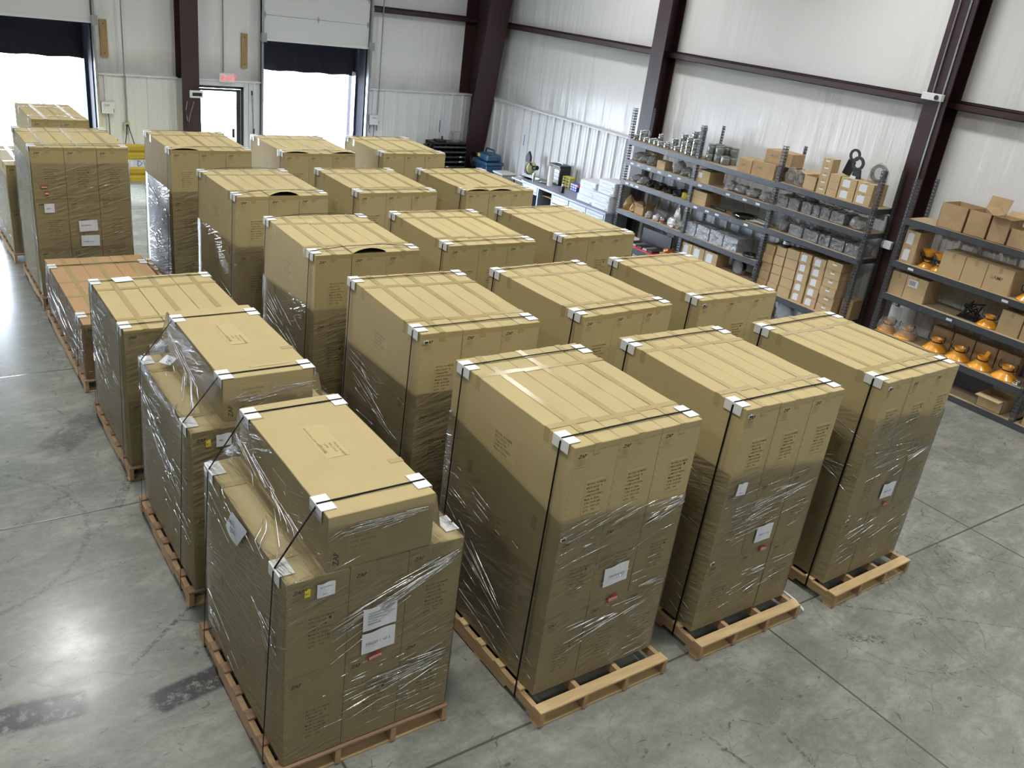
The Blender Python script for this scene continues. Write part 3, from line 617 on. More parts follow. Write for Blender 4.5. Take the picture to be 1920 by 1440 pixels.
# ------------------------------------------------------------------ film, straps, labels
def film(label, rings, parent_loc, rz, tiltfun=None, fans=()):
    """rings: list of (z, x0, x1, y0, y1) local; the shell follows them"""
    t = thing('stretch_wrap', label, 'plastic wrap', parent_loc, rz, 'clear stretch wrap around the carton stacks')
    rs = random.Random(sum(ord(ch)*(i+1) for i, ch in enumerate(label)) % 9973); vs = []; uvs = []; fs = []; ns = 0
    def ring(z, x0, x1, y0, y1, r=.012, amp=.003):
        pts = []; U_ = 0; out = []
        side = [((x0+r, y0), (x1-r, y0)), ((x1, y0+r), (x1, y1-r)), ((x1-r, y1), (x0+r, y1)), ((x0, y1-r), (x0, y0+r))]
        for (a, b) in side:
            m = 10
            for k in range(m+1):
                f = k/m; out.append((a[0]+(b[0]-a[0])*f, a[1]+(b[1]-a[1])*f))
        return out
    first = ring(*rings[0]); ns = len(first); per = [0]
    for k in range(1, ns+1):
        a = first[k-1]; b = first[k % ns]; per.append(per[-1]+math.hypot(a[0]-b[0], a[1]-b[1]))
    zs = []
    for (ra, rb) in zip(rings[:-1], rings[1:]):
        m = max(1, int((rb[0]-ra[0])/.12))
        for k in range(m): zs.append([ra[i]+(rb[i]-ra[i])*k/m for i in range(5)])
    zs.append(list(rings[-1]))
    for q, rr in enumerate(zs):
        P = ring(*rr); tl = q/(len(zs)-1)
        for k in range(ns+1):
            x, y = P[k % ns]; z = rr[0]
            if q == len(zs)-1 and tiltfun: z += tiltfun(x, y)
            # gentle outward waviness
            wv = .004*(1+noise.noise(Vector((x*3+rr[0], y*3, rr[0]*6+len(label))))) if 0 < q < len(zs)-1 else .002
            cxm = (rr[1]+rr[2])/2; cym = (rr[3]+rr[4])/2
            ox = wv*(1 if x > cxm else -1) if abs(x-cxm) > (rr[2]-rr[1])/2-.002 else 0
            oy = wv*(1 if y > cym else -1) if abs(y-cym) > (rr[4]-rr[3])/2-.002 else 0
            vs.append((x+ox, y+oy, z)); uvs.append((per[k], rr[0]+(abs(rr[1]-rings[0][1])*.8)))
    for q in range(len(zs)-1):
        for k in range(ns): a = q*(ns+1)+k; fs.append((a, a+1, a+ns+2, a+ns+1))
    nf0 = len(fs); cre = MB()
    def wall_pt(face, a, z):
        k = 0
        for k in range(len(zs)-1):
            if zs[k+1][0] >= z: break
        ra, rb = zs[k], zs[k+1]; f = (z-ra[0])/max(1e-6, rb[0]-ra[0]); q = [ra[i]+(rb[i]-ra[i])*f for i in range(5)]
        if face == 0: return (q[1]+(q[2]-q[1])*a, q[3]-.0075, z)
        if face == 1: return (q[1]-.0075, q[3]+(q[4]-q[3])*a, z)
        return (q[2]+.0075, q[3]+(q[4]-q[3])*a, z)
    zlo, zhi = rings[0][0]+.02, rings[-1][0]-.05
    for face, nclus in ((0, 7), (1, 5), (2, 3)):
        for _ in range(nclus):
            ca, cz = rs.random(), rs.uniform(zlo, zhi); slope = rs.uniform(.05, .30) if face == 0 else rs.uniform(.1, .45)
            for _ in range(rs.randint(4, 13)):
                a0 = ca+rs.gauss(0, .16); z0 = cz+rs.gauss(0, .09); ln_ = rs.uniform(.02, .16) if rs.random() < .8 else rs.uniform(.16, .4)
                pts = []
                for u in range(4):
                    a_ = a0+ln_*u/3; z_ = z0+(slope if face != 1 else slope)*ln_*u/3*1.2+rs.uniform(-.001, .001)
                    if 0.01 < a_ < .99 and zlo < z_ < zhi: pts.append(wall_pt(face, a_, z_))
                if len(pts) > 1: cre.tube(pts, rs.uniform(.0012, .0028), 6)
    for face, a0, z0, a1, z1, sp, n_ in fans:
        for _ in range(n_):
            o_ = rs.gauss(0, sp); t0 = rs.uniform(0, .8); t1 = t0+rs.uniform(.08, .45); pts = []
            for u in range(5):
                t_ = t0+(t1-t0)*u/4; a_ = a0+(a1-a0)*t_; z_ = z0+(z1-z0)*t_+o_*(1-.75*t_)
                if .005 < a_ < .995 and zlo < z_ < zhi+.05: pts.append(wall_pt(face, a_, z_))
            if len(pts) > 1: cre.tube(pts, rs.uniform(.0015, .0032), 6)
    b0_ = len(vs); vs += cre.v; fs += [tuple(b0_+i for i in f) for f in cre.f]; uvs += [(0, 0)]*len(cre.v)
    me = bpy.data.meshes.new('film'); me.from_pydata(vs, [], fs); me.materials.append(FILM); me.materials.append(CREASE)
    me.polygons.foreach_set('material_index', [0]*nf0+[1]*len(cre.f))
    ul = me.uv_layers.new(name='UV')
    for p in me.polygons:
        for li in p.loop_indices: ul.data[li].uv = uvs[me.loops[li].vertex_index]
    me.polygons.foreach_set('use_smooth', [True]*len(fs)); me.update()
    link('film', me, t)
    return t
def flabel(parent, kind, x, z, w, h, yf, tilt=0, text=None, size=.02):
    """paper stuck on the front of the wrap; x,z = lower left corner in local coordinates"""
    mb = MB(); T = Tm(x, yf, z) @ Rm('Y', tilt) @ FRONT
    n = 5; vs = [(w*i/n, h*j, .0015+.004*sin(i*1.3)*(.5+j)) for j in (0, 1) for i in range(n+1)]
    mi = 0
    mb.add(vs, [(i, i+1, n+2+i, n+1+i) for i in range(n)], mi, T)
    if kind == 'red': mb.add([(w*.08, h*.25, .0075), (w*.92, h*.25, .0075), (w*.92, h*.72, .0075), (w*.08, h*.72, .0075)], [(0, 1, 2, 3)], 1, T); text = [(t_, a_, b_, c_) for t_, a_, b_, c_ in (text or ())]
    if kind == 'clear': mb.add([(w*.15, h*.22, .0075), (w*.85, h*.22, .0075), (w*.85, h*.78, .0075), (w*.15, h*.78, .0075)], [(0, 1, 2, 3)], 1, T)
    if text:
        for k, (t, tx, tz, ts) in enumerate(text): mb.text(t, ts, 2 if kind == 'red' else 1, T @ Tm(tx, tz, .0085), .01)
    m = {'paper': [PAPER, GREYINK], 'red': [RED, PINK, RED], 'yellow': [YEL, INK], 'clear': [WPLAS, BLACK]}[kind]
    nm = {'paper': 'paper_label', 'red': 'red_warning_label', 'yellow': 'yellow_sticker', 'clear': 'label_holder'}[kind]
    o = mb.build(nm, m, parent); o.modifiers.new('s', 'SOLIDIFY').thickness = .0006
    return o
def strap(label, cx, cy, rz, pts, y, prot):
    """pts: strap outline in local (x,z), closed under the deck; prot: list of (x, z, sx, yoff) corner guards"""
    t = thing('packing_strap', label, 'strap', (cx, cy, 0), rz, 'black packing straps')
    mb = MB(); w = .016; n = len(pts); th = .0016
    c = (sum(p[0] for p in pts)/n, sum(p[1] for p in pts)/n)
    vs = []
    for (x, z) in pts:
        d = Vector((x-c[0], z-c[1])).normalized()*th
        vs += [(x, y-w/2, z), (x, y+w/2, z), (x+d[0], y+w/2, z+d[1]), (x+d[0], y-w/2, z+d[1])]
    fs = []
    for i in range(n):
        a = i*4; b = ((i+1) % n)*4
        for k in range(4): fs.append((a+k, a+(k+1) % 4, b+(k+1) % 4, b+k))
    mb.add(vs, fs); mb.build('band', STRAP, t)
    for (x, z, s, yo) in prot:
        q = MB(); L_ = .165; a, b = .092, .075; e = .004
        q.box(0, -L_/2, 0, a, L_/2, e, 0); q.box(-e, -L_/2, -b, 0, L_/2, e, 0)
        o = q.build('corner_protector', WPLAS, t, bevel=.0015); o.location = (x, y+yo, z+.001)
        if s > 0: o.rotation_euler = (0, 0, pi)
    return t

TIER = ['bottom', 'middle', 'top']; COLN = ['left', 'centre', 'right']
def stack(desc, cx, cy, rz=0, pl_dy=0, pl=(1.22, 1.62), kits=KIT, W=1.127, L=1.437, tiers=3, th=.665, h0=.148, lifts={}, cols=3, rot=None, filmtop=1.66, tilt=None, labels=(), prot_y=(-.59, .63), film_on=True, straps=True, ylens=1, omit=(), fans=()):
    top = h0+tiers*th; g = 'cartons of the '+desc
    Mz = Matrix.Rotation(rz, 3, 'Z')
    off = Mz @ Vector((0, pl_dy, 0))
    pallet('wooden pallet under the '+desc, cx+off.x, cy+off.y, pl[0], pl[1], rz)
    cwid = W/cols; rs = random.Random(int(cx*31+cy*17))
    for t in range(tiers):
        for c in range(cols):
            for d in range(ylens):
                if (t, c) in omit: continue
                lx = -W/2+cwid*(c+.5); ly = 0 if ylens == 1 else (-L/4 if d == 0 else L/4)
                p = Mz @ Vector((lx, ly+rs.uniform(-.004, .004), 0))
                me = kits[(t*3+c+int(cx*10)) % len(kits)]
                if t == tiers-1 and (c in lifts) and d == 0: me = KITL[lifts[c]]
                o = link('cardboard_carton', me); o.location = (cx+p.x, cy+p.y, h0+t*th); o.rotation_euler = (0, 0, rz+rs.uniform(-.001, .001))
                tn = TIER[t] if tiers == 3 else ('lower' if t == 0 else 'upper') if tiers == 2 else ''
                dn = '' if ylens == 1 else (' front' if d == 0 else ' rear')
                tag(o, f"{tn} {COLN[c]}{dn} carton in the {desc}".strip().replace('  ', ' '), 'box', g)
    hw, hl = W/2+.006, L/2+.006
    fm = None
    if film_on:
        fm = film('clear wrap around the '+desc, [(h0+.01, -hw, hw, -hl, hl), (filmtop, -hw, hw, -hl, hl)], (cx, cy, 0), rz, tilt, fans)
        for lb in labels: flabel(fm, *lb[:5], -hl-.008 if lb[2] < filmtop else -hl+.0005, *lb[5:])
    if straps:
        a = W/2+.014; z1 = top+.006; E_ = pl[0]/2+.006; lz = .03 if 0 in lifts.values() else .014 if lifts else 0
        for k, yy in enumerate(prot_y):
            strap(('front' if k == 0 else 'rear')+' black strap over the '+desc, cx, cy, rz,
                  [(-E_, .05), (-E_, .147), (-a, top-.03), (-a+.006, z1), (-W/6, z1+.002+lz), (W/6, z1+.004+lz), (a-.006, z1), (a, top-.03), (E_, .147), (E_, .05), (0, .048)], yy,
                  [(-W/2-.008, top+.001, -1, 0), (W/2+.008, top+.001, 1, 0)])
    return fm
PL = lambda t, w=.24: [(t, .035, .06, .026)]
GRID = [
 ('B', 1, 3.812, 4.206, -.004), ('C', 1, 5.383, 4.173, -.013), ('D', 1, 6.987, 4.113, .018),
 ('B', 2, 3.841, 6.138, -.031), ('C', 2, 5.394, 6.128, .040), ('D', 2, 6.955, 6.143, -.016),
 ('B', 3, 3.843, 8.246, -.013), ('C', 3, 5.370, 8.300, -.018), ('D', 3, 6.932, 8.367, .023),
 ('B', 4, 3.843, 10.573, .021), ('C', 4, 5.432, 10.644, -.004), ('D', 4, 7.019, 10.640, -.003),
 ('B', 5, 3.828, 13.198, -.001), ('C', 5, 5.395, 13.073, -.002), ('D', 5, 7.034, 13.150, .001)]
RN = {1: 'front row', 2: 'second row', 3: 'third row', 4: 'fourth row', 5: 'farthest row'}
CN = {'B': 'left tall stack of the ', 'C': 'middle tall stack of the ', 'D': 'right tall stack of the '}
LAB = {('B', 1): [('paper', -.096, .94, .22, .16, -3, [('PALLET 4 OF 8', .04, .075, .022)]), ('red', -.02, .78, .095, .055, -3, [('CAUTION', .012, .02, .015)]), ('clear', -.565, 1.455, .045, .028, 0)],
       ('C', 1): [('paper', -.08, .88, .19, .15, 0, [('PALLET 5 OF 8', .03, .065, .019)]), ('paper', -.47, 1.41, .105, .105, 4, [('ZAP 12', .03, .02, .014)]), ('red', .02, .77, .075, .05, 4, [('CAUTION', .008, .018, .012)]), ('clear', -.555, .80, .045, .028, 0), ('clear', -.55, 2.075, .045, .028, 0)],
       ('D', 1): [('paper', -.10, .93, .2, .15, 3, [('PALLET 6 OF 8', .03, .065, .019)]), ('red', .0, .83, .06, .04, 4, [('CAUTION', .006, .014, .01)]), ('clear', -.555, .80, .045, .028, 0), ('clear', -.55, 2.075, .045, .028, 0)],
       ('B', 2): [('clear', -.545, 2.06, .045, .028, 0)], ('D', 2): [('clear', -.545, 2.075, .045, .028, 0)]}
FANS = {('B', 1): [(0, .66, 1.42, 1.05, 1.52, .05, 40), (1, .95, .95, .2, .42, .10, 16), (0, .1, .55, .8, .70, .10, 22)], ('C', 1): [(0, .25, 1.2, .9, 1.35, .08, 16), (0, .3, .55, .9, .62, .08, 12)],
        ('D', 1): [(0, .1, 1.3, .9, 1.38, .12, 20), (1, .05, 1.2, .25, 1.25, .12, 24)], ('B', 2): [(1, .9, 1.3, .3, 1.1, .15, 14)], ('B', 3): [(1, .9, 1.2, .3, 1.0, .15, 14)]}
LIFT = {('B', 3): {1: 0}, ('B', 4): {1: 0}, ('B', 5): {0: 1}, ('D', 4): {0: 1, 1: 1}, ('C', 5): {0: 1, 2: 1}}
for (c, r_, x, y, a) in GRID:
    rr = random.Random(r_*7+ord(c)); s = .10 if (c, r_) == ('B', 1) else rr.uniform(-.08, .02)
    ft = {('B', 1): 1.68, ('C', 1): 1.62, ('D', 1): 1.78, ('B', 2): 1.60, ('B', 3): 1.55}.get((c, r_), 1.6+rr.uniform(-.08, .12))
    stack(CN[c]+RN[r_], x, y, a, pl_dy=-.08 if r_ == 1 else 0, lifts=LIFT.get((c, r_), {}), filmtop=ft, prot_y=(-.59, .585) if r_ == 1 else (-.59, .63),
          tilt=lambda px, py, s=s, ft=ft: s*py - (.12*max(0, px+.2) if py < -.6 else 0), labels=LAB.get((c, r_), ()), fans=FANS.get((c, r_), ()))
# left line
fa3 = stack('two-tier stack third in the aisle line', 2.125, 8.39, 0, pl=(1.22, 1.56), kits=KITA, W=1.155, L=1.464, tiers=2, th=.684, filmtop=1.50,
      labels=[('paper', -.37, 1.24, .13, .13, 0, [('ZAP 3', .03, .05, .02)]), ('yellow', -.46, 1.17, .035, .05, 0, [('PC', .004, .015, .02)])], prot_y=(-.60, .64))
o = MB().box(-.09, -.07, 0, .09, .07, .002).build('paper_label', PAPER, fa3); o.location = (-.28, .64, 1.524); o.rotation_euler = (0, 0, .1)
stack('low one-tier stack fourth in the aisle line', 2.135, 10.93, 0, pl=(1.22, 2.5), kits=KITR, W=1.155, L=2.42, tiers=1, th=.658, filmtop=.80, ylens=2, prot_y=(-.92, .88))
stack('tall stack behind the low reddish cartons', 2.14, 13.29, .01, pl=(1.22, 1.6), kits=KITF, W=1.17, L=1.45, tiers=3, th=.665, filmtop=1.95, prot_y=(-.62, .62),
      labels=[('paper', -.48, 1.3, .12, .12, 0, [('ZAP 9', .03, .05, .02)]), ('paper', -.08, 1.03, .23, .15, -2, [('ZAP LIGHTING', .03, .08, .018)]), ('paper', -.07, .83, .23, .15, 1, [('PALLET 1 OF 2', .03, .06, .02)]), ('red', -.5, 1.62, .08, .035, 0), ('red', -.46, 1.53, .05, .05, 0)])
stack('stepped stack farthest along the aisle line', 2.06, 15.35, .02, pl=(1.22, 1.6), kits=KITF, W=1.17, L=1.45, tiers=3, th=.665, filmtop=1.3, omit=((2, 0),), straps=False)

def capped(desc, x0, y0, ux0, ux1, uz, uy0, uy1, labels, card_seed, fans=()):
    """two tiers of three with one wide carton on top"""
    cx, cy = x0+.5775, y0+.732; h0 = .148; top = h0+2*.684
    pallet('wooden pallet under the '+desc, cx-.02, cy+.01, 1.22, 1.54, 0)
    for t in range(2):
        for c in range(3):
            o = link('cardboard_carton', KITA[(t+c) % 3]); o.location = (cx+(c-1)*.385, cy, h0+t*.684)
            tag(o, f"{'lower' if t == 0 else 'upper'} {COLN[c]} carton in the {desc}", 'box', 'cartons of the '+desc)
    w, l = ux1-ux0, uy1-uy0
    o = link('cardboard_carton', top_carton_mesh(w, l, uz-top, card_seed)); o.location = ((ux0+ux1)/2, (uy0+uy1)/2, top+.001)
    tag(o, 'wide plain carton lying on top of the '+desc, 'box', 'single wide cartons on the two-tier stacks')
    hw, hl = .5775+.006, .732+.006
    a0, a1, b0, b1 = ux0-cx-.008, ux1-cx+.008, uy0-cy-.008, uy1-cy+.008; b0 = min(b0, -hl+.004)
    fm = film('clear wrap draped over the '+desc, [(h0+.01, -hw, hw, -hl, hl), (top+.004, -hw, hw, -hl, hl), (top+.03, -hw+.09, hw-.08, -hl+.001, hl-.02), (top+.10, a0-.045, a1+.045, b0, b1+.01), (uz-.02, a0, a1, b0, b1)], (cx, cy, 0), 0,
              lambda px, py: .0 if py < 0 else .01, fans)
    for lb in labels: flabel(fm, *lb[:5], -hl-.008, *lb[5:])
    for k, yy in enumerate((-.57, .62)):
        A = .5775+.014; zu = uz+.006
        strap(('front' if k == 0 else 'rear')+' black strap over the '+desc, cx, cy, 0,
              [(-.641, .05), (-.641, .147), (-A, top-.02), (-A+.008, top+.008), (a0-.008, uz-.02), (a0, zu), (a1, zu), (a1+.008, uz-.02), (A-.008, top+.008), (A, top-.02), (.602, .147), (.602, .05), (0, .048)], yy,
              [(-.5775-.008, top+.001, -1, 0), (.5775+.008, top+.001, 1, 0), (ux0-cx-.010, uz+.001, -1, 0), (ux1-cx+.010, uz+.001, 1, 0)])
    return fm
f1 = capped('two-tier stack first in the aisle line', 1.505, 3.72, 1.745, 2.425, 1.885, 3.73, 5.18,
  [('paper', -.095, 1.02, .225, .165, -1, [('CONSIGNED TO:', .03, .125, .014), ('ZAP LIGHTING DIVISION INC', .03, .105, .014), ('ATTN: RECEIVING', .03, .085, .014), ('PO: 11234', .03, .065, .014), ('BIRMINGHAM', .03, .045, .014)]),
   ('paper', -.095, .845, .225, .155, -1, [('PALLET 1 OF 3', .025, .065, .026)]), ('red', -.045, .775, .10, .04, -8, [('CAUTION', .015, .012, .014)]),
   ('paper', -.40, 1.375, .11, .095, 0, [('ZAP LIGHTING', .015, .07, .011), ('SERIAL', .03, .02, .011)]), ('yellow', -.475, 1.405, .035, .05, 0, [('PC', .003, .018, .02)])], 71,
  [(0, .22, 1.05, 1.0, 1.42, .09, 60), (0, .3, .5, .95, .62, .10, 40), (0, .1, 1.78, .95, 1.80, .03, 24), (1, .1, 1.55, .8, 1.72, .05, 22), (1, .02, .9, .3, 1.05, .12, 14)])
f2 = capped('two-tier stack second in the aisle line', 1.535, 5.615, 1.795, 2.485, 1.858, 5.70, 7.15,
  [('paper', -.40, 1.375, .11, .10, 0, [('ZAP', .02, .05, .016)]), ('yellow', -.475, 1.39, .035, .055, 0, [('PC', .003, .018, .02)])], 72,
  [(0, .1, 1.72, .95, 1.78, .03, 24), (1, .1, 1.55, .8, 1.72, .05, 22), (1, .3, .9, .9, 1.2, .15, 24)])
# handwritten card on the left side of the first stack, note card on the second
mb = MB(); T = Tm(-.5895, .11, 1.545) @ Rm('X', 45) @ Rm('Z', -90) @ FRONT
K = [(.108, 1.50), (-.17, 1.525), (.012, 1.306), (.224, 1.335)]; mb = MB(); vs = []
for j in range(5):
    for i in range(5):
        u, v = i/4, j/4
        p = [K[0][q]*(1-u)*(1-v)+K[1][q]*u*(1-v)+K[2][q]*u*v+K[3][q]*(1-u)*v for q in (0, 1)]
        vs.append((-.602-.012*sin(u*3)*v, p[0], p[1]))
mb.add(vs, [(j*5+i, j*5+i+1, j*5+i+6, j*5+i+5) for j in range(4) for i in range(4)], 0)
mb.text('zap-2', .055, 1, Tm(-.618, .125, 1.43) @ Rm('X', -8) @ Rm('Z', -90) @ FRONT, .006); mb.text('(256)', .05, 1, Tm(-.618, .10, 1.375) @ Rm('X', -8) @ Rm('Z', -90) @ FRONT, .006)
o = mb.build('handwritten_card', [PAPER, GREYINK], f1); o.modifiers.new('s', 'SOLIDIFY').thickness = .001
mb = MB().box(-.05, -.055, 0, .05, .055, .0015); mb.text('o', .06, 1, Tm(-.02, -.03, .002), .01)
o = mb.build('note_card', [PAPER, GREYINK], f2); o.location = (-.42, .42, 1.585); o.rotation_euler = (0, radians(-18), radians(35))

# twine on the middle front pallet
c = MB().tube([(0, 0, .15), (.06, -.12, .10), (.10, -.2, .03), (.14, -.17, .012), (.16, -.1, .012), (.13, -.05, .012), (.18, -.02, .012)], .008, 8).build('twine', WPLAS); c.location = (5.99, 3.50, 0)
tag(c, 'loose white twine end hanging off the middle front pallet', 'twine')

# ------------------------------------------------------------------ slotted angle shelving
def upright_mesh():
    mb = MB(); H_ = 2.96; pit = .052; n = int(H_/pit); w = .072
    xs = [0, .012, .029, .043, .060, w]
    for fl in (0, 1):
        for k in range(n):
            z0 = k*pit; zc = (z0, z0+.012, z0+.040, z0+pit)
            for i in range(5):
                for j in range(3):
                    if i in (1, 3) and j == 1: continue
                    a, b = xs[i], xs[i+1]
                    P = [(a, zc[j]), (b, zc[j]), (b, zc[j+1]), (a, zc[j+1])]
                    mb.add([(p, 0, z) if fl == 0 else (0, p, z) for p, z in P], [(0, 1, 2, 3)])
    me = bpy.data.meshes.new('upright'); me.from_pydata(mb.v, [], mb.f)
    bm = bmesh.new(); bm.from_mesh(me); bmesh.ops.remove_doubles(bm, verts=bm.verts, dist=1e-5); bm.to_mesh(me); bm.free()
    me.materials.append(STEEL); return me
UPR = upright_mesh()
XF, XB = 12.40, 12.96
def rack(label, ys, levels, tags_):
    t = thing('storage_rack', label, 'shelf', (0, 0, 0))
    for y in ys:
        for x, rz in ((XF, 0), (XB, pi/2)):
            yy = y if x == XF else y
            o = link('upright', UPR, t, solid=.0025); o.location = (x, yy-.036 if x == XF else yy-.036, 0)
            o.rotation_euler = (0, 0, 0 if x == XF else pi/2)
    for b, lv in enumerate(levels):
        y1, y0 = ys[b]-.02, ys[b+1]+.02
        for z in lv:
            mb = MB()
            mb.box(XF-.006, y0-.02, z-.095, XF-.002, y1+.02, z+.004).box(XF-.006, y0, z-.095, XF+.03, y1, z-.091)
            mb.box(XB-.004, y0-.02, z-.095, XB, y1+.02, z).box(XF, y0+.002, z-.095, XB-.004, y0+.006, z-.016).box(XF, y1-.006, z-.095, XB-.004, y1-.002, z-.016)
            mb.box(XF, (y0+y1)/2-.02, z-.05, XB-.004, (y0+y1)/2+.02, z-.017)
            s = mb.build('shelf', STEEL, t)
            MB().box(XF, y0+.007, z-.016, XB-.006, y1-.007, z).build('shelf_board', BOARD, s)
            for yy in (y0+.9*(y1-y0)/2.2, y0+1.6*(y1-y0)/2.2):
                for dz in (-.03, -.06): MB().lathe([(.007, 0), (.005, .005)], 8, 0, Tm(XF-.006, yy, z+dz) @ Rm('Y', -90)).build('bolt', SILVER, s)
            for (bb, zz, yl) in tags_:
                if bb == b and abs(zz-z) < .01:
                    for yy in yl: MB().box(XF-.0085, yy-.045, z-.065, XF-.0065, yy+.045, z-.03).build('shelf_tag', PAPER, s)
    return t
LA = [2.30, 1.91, 1.50, .90]; LB = [2.30, 1.91, 1.50, .90, .50]; LC = [2.32, 1.93, 1.52, .47]; LD = [2.34, 1.69, 1.18, .57, .085]
rack('long dark grey slotted-angle shelving rack of three bays', [13.31, 11.42, 9.53, 7.64], [LA, LB, LC],
     [(0, 1.91, (13.1, 12.9, 12.6, 12.3, 12.0, 11.75)), (0, 1.50, (13.15, 13.0, 12.85)), (1, 1.91, (11.2, 10.5, 10.1, 9.8)), (1, 1.50, (11.2, 10.9, 10.65, 9.95))])
rack('dark grey slotted-angle rack by itself holding yellow cones', [7.08, 4.66, 2.7], [LD, [2.34, 1.60, 1.05, .085]],
     [(0, 1.69, (6.75, 5.3)), (0, 1.18, (5.95,))])

# ------------------------------------------------------------------ shelf contents
def cbox_item(name, label, cat, x, y0, y1, z, h, d, m=CARD4, group=None, white=0, parts=True, rz=0, txt=None):
    """closed carton on a shelf; its front faces the aisle (-X)"""
    w = y1-y0; t = thing(name, label, cat, (x, (y0+y1)/2, z+.001), rz, group)
    mb = MB().box(0, -w/2, 0, d, w/2, h); mb.box(.004, -.002, h, d-.004, .002, h+.001, 1); mb.build('carton_body', [m, DARK], t, bevel=.003)
    if parts: MB().box(-.001, -.022, h*.75, d*.9, .022, h+.0018).build('tape', TAPE, t)
    if white:
        if white == 1: MB().box(-.0026, -w*.12, h*.16, -.0012, w*.34, h*.86).lathe([(.008, 0), (.008, .001)], 8, 1, Tm(-.0032, w*.28, h*.84) @ Rm('Y', -90)).build('white_label', [PAPER, INK], t)
        else: MB().box(-.0026, -.04, h*.55, -.0012, .04, h*.75).build('white_label', PAPER, t)
    if txt:
        mb = MB(); mb.text(txt, h*.2, 0, Tm(-.003, w*.3, h*.5) @ Rm('Z', -90) @ FRONT, .004); mb.build('lettering', INKF, t)
    return t
def open_box(label, x, y0, y1, z, h, d, m, group, flaps=(1, 1, 1, 1), ang=(60, 60, 60, 60), fl=.18):
    w = y1-y0; t = thing('open_carton', label, 'box', (x, (y0+y1)/2, z+.001), 0, group); th = .006
    mb = MB().box(0, -w/2, 0, d, w/2, th).box(0, -w/2, 0, th, w/2, h).box(d-th, -w/2, 0, d, w/2, h).box(0, -w/2, 0, d, -w/2+th, h).box(0, w/2-th, 0, d, w/2, h)
    mb.build('carton_body', m, t)
    for k, f in enumerate(flaps):
        if not f: continue
        L_ = (w if k in (0, 2) else d)-.01; q = MB().box(0, -L_/2, 0, fl, L_/2, .005)
        o = q.build('flap', m, t); pos = [(0, 0, h), (d/2, w/2, h), (d, 0, h), (d/2, -w/2, h)][k]; zr = [pi, pi/2, 0, -pi/2][k]
        o.location = pos; o.rotation_euler = (Matrix.Rotation(zr, 3, 'Z') @ Matrix.Rotation(radians(-ang[k]), 3, 'Y')).to_euler()
    return t
def lump(mb, c, d, seed, mi=0, sub=3, amp=.25, flat=True):
    bm = bmesh.new(); bmesh.ops.create_icosphere(bm, subdivisions=sub, radius=1)
    vs = []
    for v in bm.verts:
        n = v.co.normalized(); k = 1+amp*noise.noise(n*1.6+Vector((seed*3.1, seed, 0)))+amp*.5*noise.noise(n*5+Vector((seed, 0, seed)))
        q = n*k; z = q.z; 
        if flat: z = max(z, -.55)
        vs.append((c[0]+q.x*d[0]/2, c[1]+q.y*d[1]/2, c[2]+(z+.55)*d[2]/1.55 if flat else c[2]+z*d[2]/2))
    mb.add(vs, [tuple(v.index for v in f.verts) for f in bm.faces], mi); bm.free()
def bag(label, x, y, z, d, seed, group, m=BAG, inner=None, cat='plastic bag'):
    t = thing('plastic_bag', label, cat, (x, y, z), 0, group)
    d = (d[0]*.9, d[1]*.86, d[2]); mb = MB(); lump(mb, (0, 0, 0), d, seed, amp=.4); mb.build('bag_film', m, t, smooth=False)
    if inner:
        q = MB(); rs = random.Random(seed)
        for k in range(4): 
            lump(q, (rs.uniform(-.15, .15)*d[0], rs.uniform(-.25, .25)*d[1], .01), (d[0]*.4, d[1]*.3, d[2]*.6), seed+k, sub=2)
        q.build('contents', inner, t)
    return t
def bagged_block(label, x, y0, y1, z, h, d, seed, group, m=BAGD, lean=0):
    w = y1-y0; t = thing('bagged_block', label, 'wrapped part', (x, (y0+y1)/2, z+.002), 0, group)
    nx, ny, nz_ = 6, 6, 6; rs = random.Random(seed); bm = bmesh.new(); bmesh.ops.create_cube(bm, size=1); bmesh.ops.subdivide_edges(bm, edges=bm.edges, cuts=5, use_grid_fill=True)
    mb = MB(); vs = []
    for v in bm.verts:
        p = v.co; n = noise.noise(p*4+Vector((seed*2.3, 0, seed)))*.022+noise.noise(p*11+Vector((seed, seed, 0)))*.01
        vs.append((d*(p.x+.5)+lean*(p.z+.5)*h*(p.x < 0)+n*(1 if p.z > -.45 else 0), w*.97*p.y+n*.6, max(0, h*(p.z+.5)+(n if p.z > -.45 else 0))))
    mb.add(vs, [tuple(q.index for q in f.verts) for f in bm.faces]); bm.free(); mb.build('bag_film', m, t)
    tl = MB(); lump(tl, (d*.45, 0, h*.86), (d*.5, w*.7, h*.3), seed, sub=2, amp=.6, flat=False); tl.build('bag_fold', BAG, t)
    return t
def can(r, h, m=SILVER):
    t = thing('metal_can', '', 'can'); MB().lathe([(r*.96, 0), (r, .004), (r, h-.03), (r*.97, h-.026), (r*.97, h-.02), (r, h-.016), (r, h-.004), (r*.93, h), (r*.9, h-.006), (0, h-.006)], 20).build('can_body', m, t, smooth=True)
    MB().lathe([(r*1.03, h*.52), (r*1.03, h*.60)], 20, cap=False).build('band', GREYTIN, t, smooth=True, solid=.001)
    return t
cans = [(12.50,13.22,1),(12.52,13.07,2),(12.66,13.12,2),(12.51,12.93,1),(12.66,12.85,1),(12.52,12.79,1),(12.68,12.70,2),(12.52,12.65,1),(12.50,12.51,1),(12.66,12.50,1),(12.52,12.36,1),(12.58,12.22,2),(12.72,12.12,3),(12.52,12.07,1),(12.74,11.95,3),(12.54,11.92,2),(12.50,11.76,3),(12.66,11.80,4),(12.50,11.60,3),(12.68,11.64,5)]
c0 = None
ORD = 'first second third fourth fifth sixth seventh eighth ninth tenth eleventh twelfth thirteenth fourteenth fifteenth sixteenth seventeenth eighteenth nineteenth twentieth'.split()
